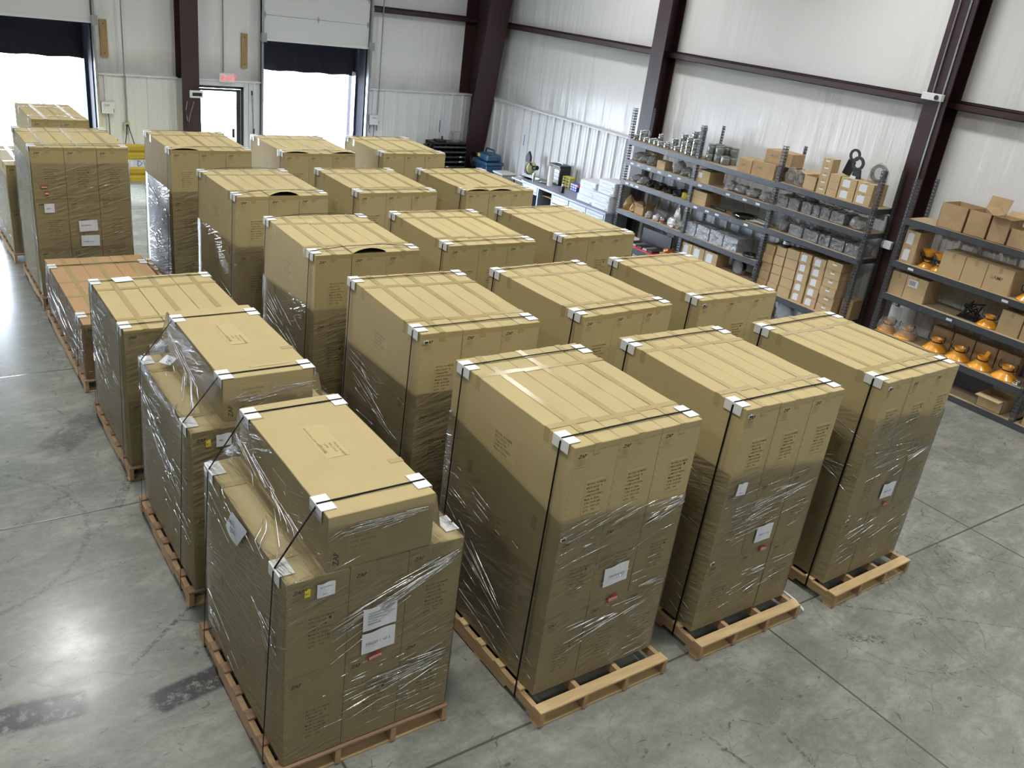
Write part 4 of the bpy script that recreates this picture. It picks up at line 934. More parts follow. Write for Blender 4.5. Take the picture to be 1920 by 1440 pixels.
def can_label(i, k, n): return f"{'only' if n == 1 else 'bottom' if k == 0 else 'topmost' if k == n-1 else ORD[k]} silver can in the {ORD[i]} pile from the rack's left end"
for i, (x, y, n) in enumerate(cans):
    for k in range(n):
        if c0 is None:
            c0 = can(.068, .108); c0['label'] = can_label(i, k, n); c0['group'] = 'silver cans on the top shelf'; c0.location = (x, y, 2.302)
        else: dup(c0, (x, y, 2.302+k*.109), random.random()*6, can_label(i, k, n))
g0 = None
for ix, x in enumerate((12.62, 12.82)):
    for iy, y in enumerate((11.30, 11.10, 10.93)):
        for k in range(2 if not (ix == 0 and iy == 2) else 1):
            lb = f"{'upper' if k else 'lower'} dull grey tin, {('front', 'rear')[ix]} row, {('left', 'middle', 'right')[iy]} column, beside the silver cans"
            if g0 is None: g0 = can(.083, .15, GREYTIN); g0['label'] = lb; g0['group'] = 'grey tins on the top shelf'; g0.location = (x, y, 2.302)
            else: dup(g0, (x, y, 2.302+k*.151), 0, lb)
gA = 'clear bags of metal parts on the second shelf'
for k, (y, w_, h_, lb) in enumerate(((13.15, .2, .17, 'clear bag of metal parts at the left end of second shelf'), (12.95, .2, .16, 'second clear bag of metal parts from the left end of the second shelf'), (12.72, .22, .18, 'frosted crumpled bag left of small carton on the second shelf'), (12.0, .28, .22, 'puffed clear bag right of the small carton on the second shelf'), (11.78, .2, .15, 'low clear bag between the puffed bag and the rack upright'), (11.58, .2, .13, 'clear bag against the second rack upright, second shelf'))):
    bag(lb, 12.62, y, 1.912, (.34, w_, h_), k+1, gA, inner=GREYTIN)
cbox_item('small_carton', 'small tan carton between clear bags on left bay second shelf', 'box', 12.45, 12.24, 12.46, 1.91, .16, .2)
cbox_item('round_parcel', 'flat tan parcel lying behind bags on left bay second shelf', 'parcel', 12.68, 12.75, 12.98, 1.91, .21, .2)
gA3 = 'dark parts and bags on the third shelf'
for k, (y, m_, lb) in enumerate(((13.1, BAG, 'small clear bag at the left end of the third shelf'), (12.88, BAG, 'long clear bag beside black parts on the third shelf'), (12.62, BLACK, 'black lumpy part next to the long clear bag, third shelf'), (12.38, BLACK, 'black lumpy part in the centre of left bay third shelf'), (12.12, BLACK, 'black lumpy part third from yellow coil, third shelf'), (11.88, BLACK, 'black lumpy part beside the yellow coil, third shelf'))):
    t = bag(lb, 12.62, y, 1.502, (.36, .26, .13), 20+k, gA3, m=m_, cat='parts')
def coil(label, x, y, z, r, n, m, rr=.008, cat='cable', ring=False):
    t = thing('cable_coil', label, cat, (x, y, z)); rs = random.Random(n+int(y*10))
    for k in range(n):
        ro = r*(1+rs.uniform(-.12, .08)); pth = [(ro*cos(a*pi/12), ro*sin(a*pi/12), rr+.006+.7*rr*2*k+.004*sin(a+k)) for a in range(24)]
        MB().tube(pth, rr, 6, closed=True).build('winding', m, t, smooth=True)
    return t
coil('yellow coiled cord at the right end of left bay third shelf', 12.6, 11.63, 1.502, .11, 9, YELB)
# fourth shelf of bay A
gA4 = 'assorted supplies on the fourth shelf'
bag('crumpled brown paper bag at left end of fourth shelf', 12.6, 13.17, .902, (.3, .22, .26), 31, gA4, m=CARD3)
bag('tan cloth sack beside the brown paper bag, fourth shelf', 12.58, 12.98, .902, (.25, .2, .2), 32, gA4, m=CARD4)
open_box('small open tan carton of parts on left bay fourth shelf', 12.47, 12.62, 12.88, .902, .16, .3, CARD3, gA4, fl=.08)
bag('yellowish clear bag right of the small open carton', 12.55, 12.5, .902, (.22, .18, .14), 33, gA4, m=BAG, inner=CARD4)
bag('pale clear jar-like bag left of white shopping bag', 12.55, 12.28, .902, (.2, .16, .13), 34, gA4, m=WBAG)
bag('dark crumpled bag behind the jars on fourth shelf', 12.72, 12.3, .902, (.25, .5, .2), 35, gA4, m=BAGD)
t = thing('jar', 'small glass jar with red label on left bay fourth shelf', 'jar', (12.5, 12.08, .901))
MB().lathe([(.045, 0), (.05, .01), (.05, .09), (.04, .1), (.04, .12)], 18).build('glass_body', BAG, t, smooth=True); MB().lathe([(.043, .11), (.043, .13)], 18).build('lid', SILVER, t); MB().lathe([(.051, .03), (.051, .07)], 18, cap=False).build('red_label', RED, t, solid=.001)
t = bag('white plastic shopping bag at right end of fourth shelf', 12.58, 11.8, .902, (.3, .38, .2), 36, gA4, m=WBAG)
q = MB(); lump(q, (0, -.02, .14), (.05, .14, .24), 9, amp=.7); q.build('bag_handle', WBAG, t)
# under bay A: open red and black toolbox, white papers, bits
t = thing('toolbox', 'black and red toolbox with open lid on floor under left bay', 'toolbox', (12.25, 12.3, 0)); 
MB().box(-.05, -.42, 0, .4, .42, .32).build('box_body', BLACK, t, bevel=.01)
MB().box(-.06, -.43, .32, .41, .43, .345).build('red_rim', REDP, t, bevel=.004)
for k in range(5): MB().box(-.02, -.38+k*.16, .345, .3, -.26+k*.16, .385).build('tray', GREYTIN if k % 2 else BLACK, t, bevel=.004)
MB().box(-.062, -.1, .15, -.05, .1, .2).build('latch', SILVER, t)
MB().box(0, 0, 0, .03, .84, .3).build('lid', BLACK, t, loc=(.42, -.42, .35))
t = thing('paper_box', 'white open carton lid with papers on floor near left bay', 'box', (12.45, 12.95, .3)); MB().box(-.2, -.2, 0, .2, .2, .02).box(-.2, -.2, .02, -.19, .2, .10).box(.19, -.2, .02, .2, .2, .10).build('tray', WPLAS, t); MB().box(-.12, -.1, .02, .14, .12, .05).build('papers', PAPER, t)
t = thing('floor_bin', 'dark floor bin carrying the white carton lid', 'bin', (12.45, 12.95, 0)); MB().box(-.22, -.25, 0, .25, .25, .3).build('bin_body', BLACK, t, bevel=.01); MB().box(-.235, -.265, .275, .265, .265, .298).build('rim', BLACK, t, bevel=.004)
t = thing('parts_crate', 'small crate of copper coloured fittings under the left bay', 'crate', (12.5, 11.68, 0)); MB().box(-.15, -.16, 0, .2, .16, .4).build('crate_body', CARD3, t)
q = MB(); [lump(q, (random.uniform(-.1, .12), random.uniform(-.1, .1), .39), (.12, .1, .1), k, sub=2) for k in range(6)]; q.build('fittings', mat('copper', (.4, .17, .07), .35, metal=.7), t)
# bay B
t = cbox_item('carton', 'tan carton with white label on middle bay second shelf', 'box', 12.45, 11.06, 11.38, 1.91, .22, .4, CARD4, 'cartons on the rack'); MB().box(-.003, .02, .08, -.0015, .12, .17).build('white_label', PAPER, t)
gB = 'clear bags of coiled hose on the middle bay'
for k, (y, lb) in enumerate(((10.65, 'first clear bag of coiled hose right of the labelled carton'), (10.38, 'second clear bag of coiled hose, middle bay second shelf'), (10.12, 'third clear bag of coiled hose, with white slip on it'), (9.8, 'fourth clear bag of coiled hose beside the third upright'))):
    t = bag(lb, 12.62, y, 1.912, (.34, .27, .15), 50+k, gB, m=BAG)
    for j in range(3): MB().tube([((.1-.02*j)*cos(a*pi/8), (.09-.02*j)*sin(a*pi/8), .03+.03*j) for a in range(16)], .012, 6, closed=True).build('hose_loop', WBAG, t, smooth=True)
    if k == 2: MB().box(-.16, -.04, .10, -.08, .05, .102).build('paper_slip', PAPER, t)
for k in range(4):
    cbox_item('flat_carton', ['bottom', 'second from bottom', 'third from bottom', 'topmost'][k]+' of four flat tan cartons on middle bay third shelf', 'box', 12.45, 11.03, 11.38, 1.50+k*.062, .06, .4, CARD4, 'flat cartons', parts=False, white=0)
t = thing('black_ring', 'black shallow pan lying on middle bay third shelf', 'pan', (12.62, 10.2, 1.502)); MB().lathe([(.17, 0), (.22, .03), (.235, .055), (.2, .055), (.16, .02), (0, .02)], 28).build('pan_body', BLACK, t, smooth=True); MB().tube([(-.22, .06, .05), (-.25, 0, .07), (-.22, -.06, .05)], .007, 6).build('handle', SILVER, t)
t = thing('tube_bundle', 'bundle of thin white rods at the third shelf right end', 'rods', (12.6, 9.8, 1.502))
rs = random.Random(3)
for k in range(8): MB().tube([(rs.uniform(-.12, .12), .25, .012+.014*(k % 3)), (rs.uniform(-.14, .14), -.2, .012+.02*(k % 3))], .009, 8).build('rod', WBAG, t, smooth=True)
t = thing('grease_gun', 'long dark tool lying left of black pan, third shelf', 'tool', (12.55, 10.75, 1.502)); MB().tube([(0, .22, .03), (0, -.15, .03)], .022, 10).build('tool_body', BLACK, t, smooth=True); MB().tube([(0, .2, .03), (-.02, .24, .12)], .01, 8).build('lever', SILVER, t)
for k, (y1, y0, lb) in enumerate(((11.38, 11.14, 'leftmost silver bagged block on middle bay fourth shelf'), (11.12, 10.79, 'second silver bagged block, middle bay fourth shelf'), (10.77, 10.44, 'third silver bagged block, middle bay fourth shelf'), (10.42, 10.09, 'rightmost silver bagged block on middle bay fourth shelf'))):
    bagged_block(lb, 12.46, y0, y1, .90, .24, .42, 60+k, 'silver bagged blocks', FOIL)
t = thing('rubber_part', 'flat black rubber part right of the silver blocks', 'part', (12.6, 9.82, .902)); MB().lathe([(.16, 0), (.18, .02), (.16, .04), (0, .04)], 24).build('disc', BLACK, t, smooth=True); MB().lathe([(.04, .04), (.04, .07)], 14).build('hub', BLACK, t)
for k, (y1, y0, lb) in enumerate(((11.38, 11.12, 'leftmost white-labelled carton under silver blocks'), (11.10, 10.80, 'second white-labelled carton under silver blocks'), (10.78, 10.46, 'third white-labelled carton under silver blocks'))):
    cbox_item('labelled_carton', lb, 'box', 12.45, y0, y1, .50, .24, .35, CARD4, 'labelled cartons on lowest shelf', white=1)
t = thing('wheel_part', 'round dark bagged wheel on the lowest middle bay shelf', 'wheel', (12.62, 10.05, .50)); MB().lathe([(.05, -.05), (.12, -.05), (.14, -.02), (.14, .02), (.12, .05), (.05, .05)], 28, 0, Tm(0, 0, .142) @ Rm('Y', 90)).build('tyre', BLACK, t, smooth=True); q = MB(); lump(q, (0, 0, 0), (.16, .28, .24), 4, sub=3, amp=.05); q.build('bag_film', BAGT, t)
cbox_item('carton', 'wide tan carton on top shelf, right of its smaller neighbour', 'box', 12.45, 9.66, 10.15, 2.30, .26, .36, CARD3, 'cartons on the rack', txt='JUIPE')
cbox_item('carton', 'smaller tan carton left of wide one, middle bay top', 'box', 12.45, 10.17, 10.46, 2.30, .24, .36, CARD3, 'cartons on the rack', txt='PAX')
cbox_item('carton', 'tan carton stacked on the wide one, middle bay top', 'box', 12.52, 9.42, 9.98, 2.565, .22, .34, CARD3, 'cartons on the rack', txt='IMPORT')
cbox_item('carton', 'tan carton behind the third upright, beneath the stacked carton', 'box', 12.66, 9.22, 9.55, 2.32, .22, .22, CARD3, 'cartons on the rack', white=2)
# bay C top
def ring_plate(mb, r, ri, th, T, n=24):
    vs = []; fs = []
    for z in (0, th):
        for k in range(n):
            a = 2*pi*k/n; vs += [(r*cos(a), r*sin(a), z), (ri*cos(a), ri*sin(a), z)]
    for k in range(n):
        a = 2*k; b = 2*((k+1) % n); o = 2*n
        fs += [(a, b, b+1, a+1), (o+a, o+a+1, o+b+1, o+b), (a, o+a, o+b, b), (a+1, b+1, o+b+1, o+a+1)]
    mb.add(vs, fs, 0, T)
for k, (y, lb) in enumerate(((9.37, 'bagged black ring beside third upright on right bay top'), (9.16, 'bagged black ring left of open carton, right bay top'))):
    t = thing('bagged_ring', lb, 'ring', (12.53, y, 2.322), 0, 'bagged rings'); q = MB(); ring_plate(q, .10, .06, .03, Tm(-.01, 0, .12) @ Rm('Y', 90) @ Rm('Z', 0)); q.build('ring', BLACK, t)
    q = MB(); lump(q, (.01, 0, 0), (.16, .22, .28), 70+k, amp=.2); q.build('bag_film', BAGT, t)
open_box('open tan carton left of the small stacked cartons', 12.46, 8.80, 9.05, 2.321, .22, .38, CARD4, 'cartons on the rack', flaps=(0, 1, 1, 1), ang=(0, 25, 40, 10), fl=.1)
for k in range(5): cbox_item('small_carton', ['lowest', 'second', 'third', 'fourth', 'topmost'][k]+' in the left column of five small cartons, right bay top', 'box', 12.46, 8.59, 8.77, 2.32+k*.112, .11, .2, CARD4, 'small cartons in a column', white=2)
for k in range(3): cbox_item('small_carton', ['lowest', 'middle', 'upper'][k]+' of three plain small cartons between column of five and labelled cartons', 'box', 12.46, 8.38, 8.57, 2.32+k*.117, .115, .22, CARD4, 'plain small cartons', parts=False)
for i, (y1, y0) in enumerate(((8.36, 8.07), (8.05, 7.76))):
    for k in range(2): cbox_item('labelled_carton', ('upper ' if k else 'lower ')+('left' if i == 0 else 'right')+' of four white-labelled cartons under black plates', 'box', 12.46, y0, y1, 2.32+k*.172, .17, .38, CARD4, 'white-labelled cartons on the top shelf', white=1)
for k, (x, y, z, r, an, lb) in enumerate(((12.70, 8.46, 2.672, .10, 12, 'black ring-headed plate standing behind small cartons, taller one'), (12.6, 8.20, 2.665, .11, -8, 'black ring-headed plate leaning on labelled cartons, shorter one'))):
    t = thing('ring_plate', lb, 'metal plate', (x, y, z), 0, 'black ring plates'); q = MB(); hh = .28 if k == 0 else .18
    q2 = MB(); T = Rm('X', an); q2.prism([(-.08, 0), (.08, 0), (.07, hh-.04), (-.07, hh-.04)], -.01, .01, 0, T @ Rm('Z', 90)); q2.build('plate', BLACK, t)
    ring_plate(q, r, r*.6, .02, T @ Tm(-.01, 0, hh+r*.5) @ Rm('Y', 90)); q.build('ring', BLACK, t)
t = thing('bagged_ring', 'large bagged black ring on labelled cartons by right upright', 'ring', (12.66, 7.88, 2.666), 0, 'bagged rings'); q = MB(); ring_plate(q, .14, .09, .03, Tm(0, 0, .15) @ Rm('Y', 90)); q.build('ring', BLACK, t); q = MB(); lump(q, (.01, 0, 0), (.22, .32, .32), 77, amp=.3); q.build('bag_film', BAGT, t)
t = thing('price_card', 'small white card standing on the labelled cartons', 'card', (12.5, 8.2, 2.664)); MB().box(0, -.05, 0, .004, .05, .05).build('card_face', PAPER, t); MB().box(0, -.05, 0, .04, .05, .003).build('card_foot', PAPER, t)
for k, (y1, y0) in enumerate(((9.47, 9.26), (9.24, 9.02), (8.96, 8.76), (8.74, 8.60), (8.58, 8.40), (8.38, 8.12))):
    bagged_block(['first', 'second', 'third', 'fourth', 'fifth', 'sixth'][k]+' bagged dark block from the left, right bay second shelf', 12.47, y0, y1, 1.93, .19-.01*(k % 2), .36, 80+k, 'bagged blocks on second shelf')
bag('puffed white clear bag at right end of right bay second shelf', 12.6, 7.93, 1.932, (.36, .3, .2), 88, 'bags on right bay', m=BAG)
bag('crumpled clear bag on top of blocks, right bay second shelf', 12.75, 9.0, 2.10, (.2, .3, .12), 89, 'bags on right bay', m=BAG)
for k, (y1, y0) in enumerate(((9.10, 8.82), (8.80, 8.50), (8.48, 8.27), (8.25, 7.99), (7.97, 7.70))):
    bagged_block(['first', 'second', 'third', 'fourth', 'fifth'][k]+' bagged dark block from the left, right bay third shelf', 12.47, y0, y1, 1.52, .18, .36, 90+k, 'bagged blocks on third shelf')
t = bag('large shiny clear bag at left end of right bay third shelf', 12.64, 9.29, 1.522, (.36, .36, .25), 97, 'bags on right bay', m=BAGT, inner=BLACK)
bag('flat clear bag draped over blocks, right bay third shelf', 12.72, 8.75, 1.70, (.25, .3, .13), 98, 'bags on right bay', m=BAG)
# bay C lower: columns of cartons standing on the lowest board
z0 = .47
colsC = [(9.48, 9.27, 5, 0, .155), (9.25, 9.04, 5, 0, .16), (9.02, 8.76, 5, 0, .165), (8.74, 8.50, 5, 1, .168), (8.47, 8.22, 5, 1, .168), (8.20, 7.90, 6, 2, .145)]
for ci, (y1, y0, n, wl, hh) in enumerate(colsC):
    for k in range(n):
        cbox_item('parts_carton', f"{['bottom','second','third','fourth','fifth','sixth'][k]} carton up in the {['first','second','third','fourth','fifth','sixth'][ci]} column on right bay's lowest shelf", 'box', 12.46+random.uniform(0, .03), y0+.004, y1-.004, z0+k*(hh+.002), hh-.003, .34 if ci < 5 else .3, CARD4 if ci != 0 else CARD3, 'stacked parts cartons', white=wl, parts=(wl == 2))
t = thing('round_cover', 'black round cap with white band on top of stacked cartons', 'cap', (12.55, 9.12, z0+5*.1625+.002)); MB().lathe([(.085, 0), (.09, .02), (.06, .035), (.06, .12), (.05, .13), (0, .13)], 22).build('cap_body', BLACK, t, smooth=True); MB().lathe([(.0615, .05), (.0615, .10)], 22, cap=False).build('white_band', PAPER, t, solid=.001)
cbox_item('carton', 'plain brown carton behind right upright on the lowest shelf', 'box', 12.66, 7.66, 7.86, .47, .32, .28, CARD3, 'cartons on the rack')
for k, (y, lb) in enumerate(((9.25, 'left bluish round bagged lid on the floor under right bay'), (8.85, 'right bluish round bagged lid on the floor under right bay'))):
    t = thing('bagged_disc', lb, 'lid', (12.6, y, 0), 0, 'bagged lids'); MB().lathe([(0, -.03), (.16, -.03), (.18, 0), (.16, .03), (0, .03)], 24, 0, Tm(0, 0, .19) @ Rm('Y', 90)).build('lid_disc', mat('pale_blue_grey', (.35, .42, .5), .4), t, smooth=True); q = MB(); lump(q, (0, 0, 0), (.2, .36, .4), 60+k, amp=.1); q.build('bag_film', BAGT, t)

# right-hand rack: cartons and yellow cones
def cone(label, x, y, z, s=1, bagm=False, hooks=True):
    t = thing('yellow_cone', label, 'cone', (x, y, z+.001), 0, 'yellow cone-shaped fittings'); t.scale = (s, s, s)
    MB().lathe([(.175, 0), (.18, .012), (.165, .03), (.12, .075), (.075, .12), (.07, .135), (.085, .19), (.082, .19), (.06, .14), (.0, .13)], 28).build('cone_body', CONE, t, smooth=True)
    MB().lathe([(.080, .128), (.085, .128), (.085, .142), (.080, .142)], 24, cap=False).build('clamp_ring', BLACK, t, smooth=True)
    if hooks:
        for a in (100, 260): MB().tube([(.08*cos(radians(a)), .08*sin(radians(a)), .13), (.13*cos(radians(a)), .13*sin(radians(a)), .15), (.14*cos(radians(a)), .14*sin(radians(a)), .23), (.12*cos(radians(a)), .12*sin(radians(a)), .25)], .009, 7).build('hook', BLACK, t, smooth=True)
    if bagm: q = MB(); lump(q, (0, 0, 0), (.36, .38, .26), int(y*10), amp=.18); q.build('bag_film', BAGT, t)
    return t
gD = 'cartons on the right-hand rack'
open_box('large open carton at left end of the far-right rack top', 12.46, 6.23, 6.62, 2.341, .35, .46, CARD3, gD, flaps=(0, 0, 0, 0))
open_box('open carton with tall raised flap on far-right rack top', 12.46, 5.89, 6.21, 2.341, .35, .42, CARD3, gD, flaps=(0, 0, 1, 0), ang=(0, 0, 70, 0), fl=.2)
open_box('open carton with folded front flap on far-right rack top', 12.46, 5.60, 5.87, 2.341, .34, .34, CARD3, gD, flaps=(1, 1, 1, 1), ang=(12, 30, 20, 20), fl=.16)
open_box('lower open carton at the right end of the rack top', 12.46, 5.30, 5.58, 2.341, .25, .34, CARD3, gD, flaps=(0, 0, 1, 1), ang=(0, 0, 40, 10), fl=.12)
cbox_item('carton', 'stained carton at the picture edge on rack top', 'box', 12.5, 4.88, 5.16, 2.34, .3, .34, CARD3, gD)
for k in range(2): cbox_item('labelled_carton', ('upper' if k else 'lower')+' of two white-labelled cartons at left of far-right rack', 'box', 12.46, 6.80, 7.02, 1.69+k*.245, .243, .4, CARD4, gD, white=1)
for k, (y, lb) in enumerate(((6.66, 'left cone pair, mouth to mouth, beside white-labelled cartons'), (6.46, 'right cone pair, mouth to mouth, beside the row of three cartons'))):
    t = cone(lb, 12.62, y, 1.69, .62)
    MB().lathe([(.06, .2), (.07, .25), (.12, .34), (.175, .40), (.18, .42), (.165, .42), (.06, .27), (0, .27)], 26).build('upper_cone', CONE, t, smooth=True)
    MB().lathe([(.09, .19), (.12, .21), (.12, .24), (.09, .26)], 20).build('hub', BLACK, t, smooth=True)
    MB().tube([(-.06, .08, .2), (-.12, .14, .26), (-.1, .16, .34)], .012, 7).build('bracket', BLACK, t, smooth=True)
for k, (y1, y0, lb, tx) in enumerate(((6.38, 6.04, 'left of three plain cartons beside the cone pairs', None), (6.03, 5.71, 'centre of three plain cartons beside the cone pairs', None), (5.70, 5.33, 'right of three cartons beside cone pairs, printed front', 'LAMP'))):
    cbox_item('carton', lb, 'box', 12.46, y0, y1, 1.69, .36, .38, CARD4, gD, txt=tx)
cone('yellow cone right of the three plain cartons', 12.6, 5.12, 1.69, .8)
cbox_item('carton', 'plain carton at left end of far-right rack third shelf', 'box', 12.46, 6.80, 7.04, 1.18, .36, .4, CARD4, gD)
t = cbox_item('carton', 'carton with barcode label on far-right rack third shelf', 'box', 12.46, 6.45, 6.79, 1.18, .36, .42, CARD4, gD)
mb = MB().box(-.003, -.02, .2, -.0018, .13, .31, 0)
for k in range(9): mb.box(-.0036, .115-.012*k-.004*(k % 2), .22, -.003, .119-.012*k, .29, 1)
mb.build('barcode_label', [PAPER, INK], t)
t = thing('tangled_bracket', 'tangled black wire frame on far-right rack third shelf', 'frame', (12.66, 5.80, 1.19))
rs = random.Random(5)
for k in range(7): MB().tube([(rs.uniform(-.1, .1), rs.uniform(-.13, .13), .02+rs.uniform(0, .22)) for _ in range(4)], .011, 7).build('bent_bar', BLACK, t, smooth=True)
MB().box(-.12, -.14, -.006, .12, .14, .01).build('base', BLACK, t)
cone('yellow cone right of the tangled black wire frame', 12.6, 5.5, 1.18, .85)
cbox_item('carton', 'plain carton right of cone on far-right rack third shelf', 'box', 12.5, 5.02, 5.33, 1.18, .33, .36, CARD4, gD)
cbox_item('carton', 'edge carton touching the right upright, third shelf', 'box', 12.5, 4.72, 5.0, 1.18, .33, .36, CARD4, gD)
cone('leftmost bagged orange cone on far-right rack fourth shelf', 12.6, 6.93, .57, .85, True)
cone('second bagged orange cone on far-right rack fourth shelf', 12.6, 6.62, .57, .92, True)
cone('leftmost bare yellow cone on far-right rack fourth shelf', 12.6, 6.12, .57, .95)
cone('second bare yellow cone on far-right rack fourth shelf', 12.6, 5.75, .57, .95)
t = cone('tilted yellow cone with long spout on fourth shelf', 12.6, 5.40, .57, .95, hooks=False)
MB().box(-.02, -.03, .12, .02, .03, .30, 0, Rm('X', 12)).build('spout', CONE, t, bevel=.004)
cone('rightmost bare yellow cone near rack upright, fourth shelf', 12.58, 5.02, .57, 1)
for k, (y1, y0) in enumerate(((6.32, 6.0), (5.98, 5.66), (5.64, 5.32), (5.30, 4.98))):
    cbox_item('carton', ['first', 'second', 'third', 'fourth'][k]+' brown carton standing behind the bare yellow cones', 'box', 12.79, y0, y1, .57, .3, .14, CARD3, 'brown cartons behind the cones', parts=False)
t = thing('white_panel', 'white sheet leaning behind the bagged orange cones', 'panel', (12.78, 6.98, .572)); MB().box(0, -.1, 0, .01, .1, .36).build('sheet', PAPER, t); MB().box(.01, -.09, 0, .05, .09, .02).build('sheet_foot', PAPER, t)
t = thing('wire_bits', 'small pile of wire pieces right of rightmost cone', 'wire', (12.52, 4.82, .572))
for k in range(4): MB().tube([(.06*cos(a*.6+k), .06*sin(a*.6+k), .008+.01*k) for a in range(9)], .006, 6).build('wire', SILVER, t, smooth=True)
open_box('open carton with wide front flap on bottom shelf', 12.47, 4.86, 5.22, .086, .2, .36, CARD4, gD, flaps=(1, 0, 1, 0), ang=(-5, 0, 60, 0), fl=.14)
t = thing('dark_panel', 'dark grey sheet stored behind the open bottom-shelf carton', 'panel', (12.88, 5.6, .087)); MB().box(0, -.75, 0, .02, .75, .4).build('sheet', STEEL, t); MB().box(-.02, -.7, 0, 0, .7, .03).build('rail', STEEL, t)
cbox_item('carton', 'carton at right of the right upright, bottom shelf', 'box', 12.47, 4.2, 4.55, .086, .25, .36, CARD4, gD)

# ------------------------------------------------------------------ workbench and tools
t = thing('workbench', 'long grey steel workbench with white drawers along the wall', 'workbench', (0, 0, 0))
MB().prism([(12.22, -13.44), (12.90, -13.44), (12.90, -13.84), (13.12, -13.84), (13.12, -16.5), (12.22, -16.5)], .715, .76, 0, Rm('X', 90)).build('tabletop', BENCH, t, bevel=.004)
for y0, y1, xb in ((13.46, 13.5, 12.88), (15.30, 15.34, 13.1), (15.84, 15.88, 13.1), (16.44, 16.48, 13.1)): MB().box(12.24, y0, 0, xb, y1, .715).build('side_panel', BENCH, t)
MB().box(13.0, 13.86, .0, 13.08, 16.44, .7).build('back_panel', BLACK, t)
for (y0, y1) in ((14.72, 15.29), (14.12, 14.69), (13.52, 14.09), (15.90, 16.43)):
    for k in range(3):
        if y0 > 15.8 and k > 0: continue
        d = MB().box(12.235, y0, .53-.19*k, 12.88, y1, .705-.19*k).build('drawer', WBIN, t, bevel=.004)
        MB().box(12.222, y0+.06, .63-.19*k, 12.234, y1-.06, .638-.19*k).box(12.21, y0+.04, .58-.19*k, 12.234, y0+.1, .60-.19*k).build('drawer_handle', GREYTIN, d)
t = thing('shelf_insert', 'dark storage shelf inside the open bay of workbench', 'shelf', (12.35, 15.59, 0)); MB().box(0, -.22, 0, .5, .22, .02).box(0, -.22, .3, .5, .22, .32).box(0, -.22, .55, .5, .22, .57).build('boards', CARD3, t); MB().box(0, .2, .02, .02, .215, .55).box(0, -.215, .02, .02, -.2, .55).build('posts', TRACK, t)
# stacked white drawer units on the bench
def drawer_unit(label, x, y0, y1, z, n, hh=.15, d=.45):
    t = thing('drawer_unit', label, 'drawers', (x, 0, z+.001), 0, 'white drawer units on the bench')
    MB().box(.004, y0, 0, d, y1, n*hh).build('casing', WBIN, t, bevel=.004)
    for k in range(n):
        q = MB().box(-.012, y0+.01, k*hh+.008, .004, y1-.01, (k+1)*hh-.008).build('drawer', WBIN, t, bevel=.004)
        MB().box(-.018, y0+.08, k*hh+hh*.55, -.012, y1-.12, k*hh+hh*.6).box(-.03, y0+.03, k*hh+.03, -.012, y0+.08, k*hh+.05).build('drawer_handle', GREYTIN, q)
    return t
drawer_unit('lower left white drawer unit on the workbench', 12.36, 14.07, 14.60, .76, 1, .15)
drawer_unit('lower right white drawer unit on the workbench', 12.33, 13.50, 14.05, .76, 2, .16)
drawer_unit('upper left white drawer unit on the workbench', 12.38, 14.05, 14.58, .912, 2, .155)
drawer_unit('upper right white drawer unit on the workbench', 12.38, 13.46, 13.98, 1.082, 2, .14)
t = thing('paper_roll', 'tall white paper roll standing on the workbench', 'roll', (12.58, 15.90, .761)); MB().lathe([(.065, 0), (.065, .44)], 24).build('roll_body', WPLAS, t, smooth=True); MB().lathe([(.022, .44), (.022, .446)], 14).build('core', DARK, t)
t = thing('thermos', 'black and silver thermos standing on workbench front', 'flask', (12.42, 15.2, .761)); MB().lathe([(.04, 0), (.042, .02), (.042, .15)], 20).build('flask_body', BLACK, t, smooth=True); MB().lathe([(.036, .15), (.036, .19), (.03, .2), (0, .2)], 20).build('flask_lid', SILVER, t, smooth=True)
t = thing('spray_can', 'silver spray can at the left end of the workbench', 'can', (12.42, 16.32, .761)); MB().lathe([(.032, 0), (.033, .01), (.033, .19), (.02, .21)], 18).build('can_body', SILVER, t, smooth=True); MB().lathe([(.015, .21), (.015, .24)], 12).build('nozzle', WPLAS, t)
t = thing('scrap_heap', 'low heap of grey rags beside the spray can', 'rags', (12.6, 16.18, .761)); q = MB(); lump(q, (0, 0, 0), (.2, .3, .08), 5); q.build('rag', GREYTIN, t); q = MB(); lump(q, (.05, -.1, 0), (.15, .15, .1), 6); q.build('rag', BWOOD, t)
t = thing('tool_chest', 'black and silver tool chest at the back of workbench', 'toolbox', (12.80, 16.08, .761)); MB().box(.01, -.22, 0, .32, .22, .4).build('casing', BLACK, t, bevel=.006)
for k in range(4): q = MB().box(-.004, -.20, .02+k*.085, .01, .20, .095+k*.085).build('drawer', WPLAS, t, bevel=.003); MB().box(-.01, -.15, .045+k*.085, -.004, .15, .052+k*.085).build('drawer_handle', GREYTIN, q)
MB().box(-.005, -.22, .4, .32, .22, .45).build('lid', BLACK, t, bevel=.01); MB().tube([(.15, -.1, .45), (.15, -.09, .48), (.15, .09, .48), (.15, .1, .45)], .01, 8).build('handle', SILVER, t)
def bin_unit(label, x, y, z, w, h, nx, nz_, m, hole):
    t = thing('parts_bin', label, 'bins', (x, y, z)); MB().box(0, -w/2, 0, .16, w/2, h).build('bin_body', m, t, bevel=.006)
    for i in range(nx):
        for k in range(nz_):
            cy = -w/2+w*(i+.5)/nx; cz = h*(k+.5)/nz_
            MB().box(-.003, cy-w/nx*.32, cz-h/nz_*.22, .0, cy+w/nx*.32, cz+h/nz_*.25).build('compartment', hole, t)
    return t
bin_unit('yellow parts bin beside the tool chest on workbench', 12.82, 15.62, .761, .26, .26, 2, 4, YELB, BLACK)
bin_unit('blue parts bin right of the yellow one', 12.84, 15.34, .761, .24, .17, 3, 3, BLUEB, PAPER)
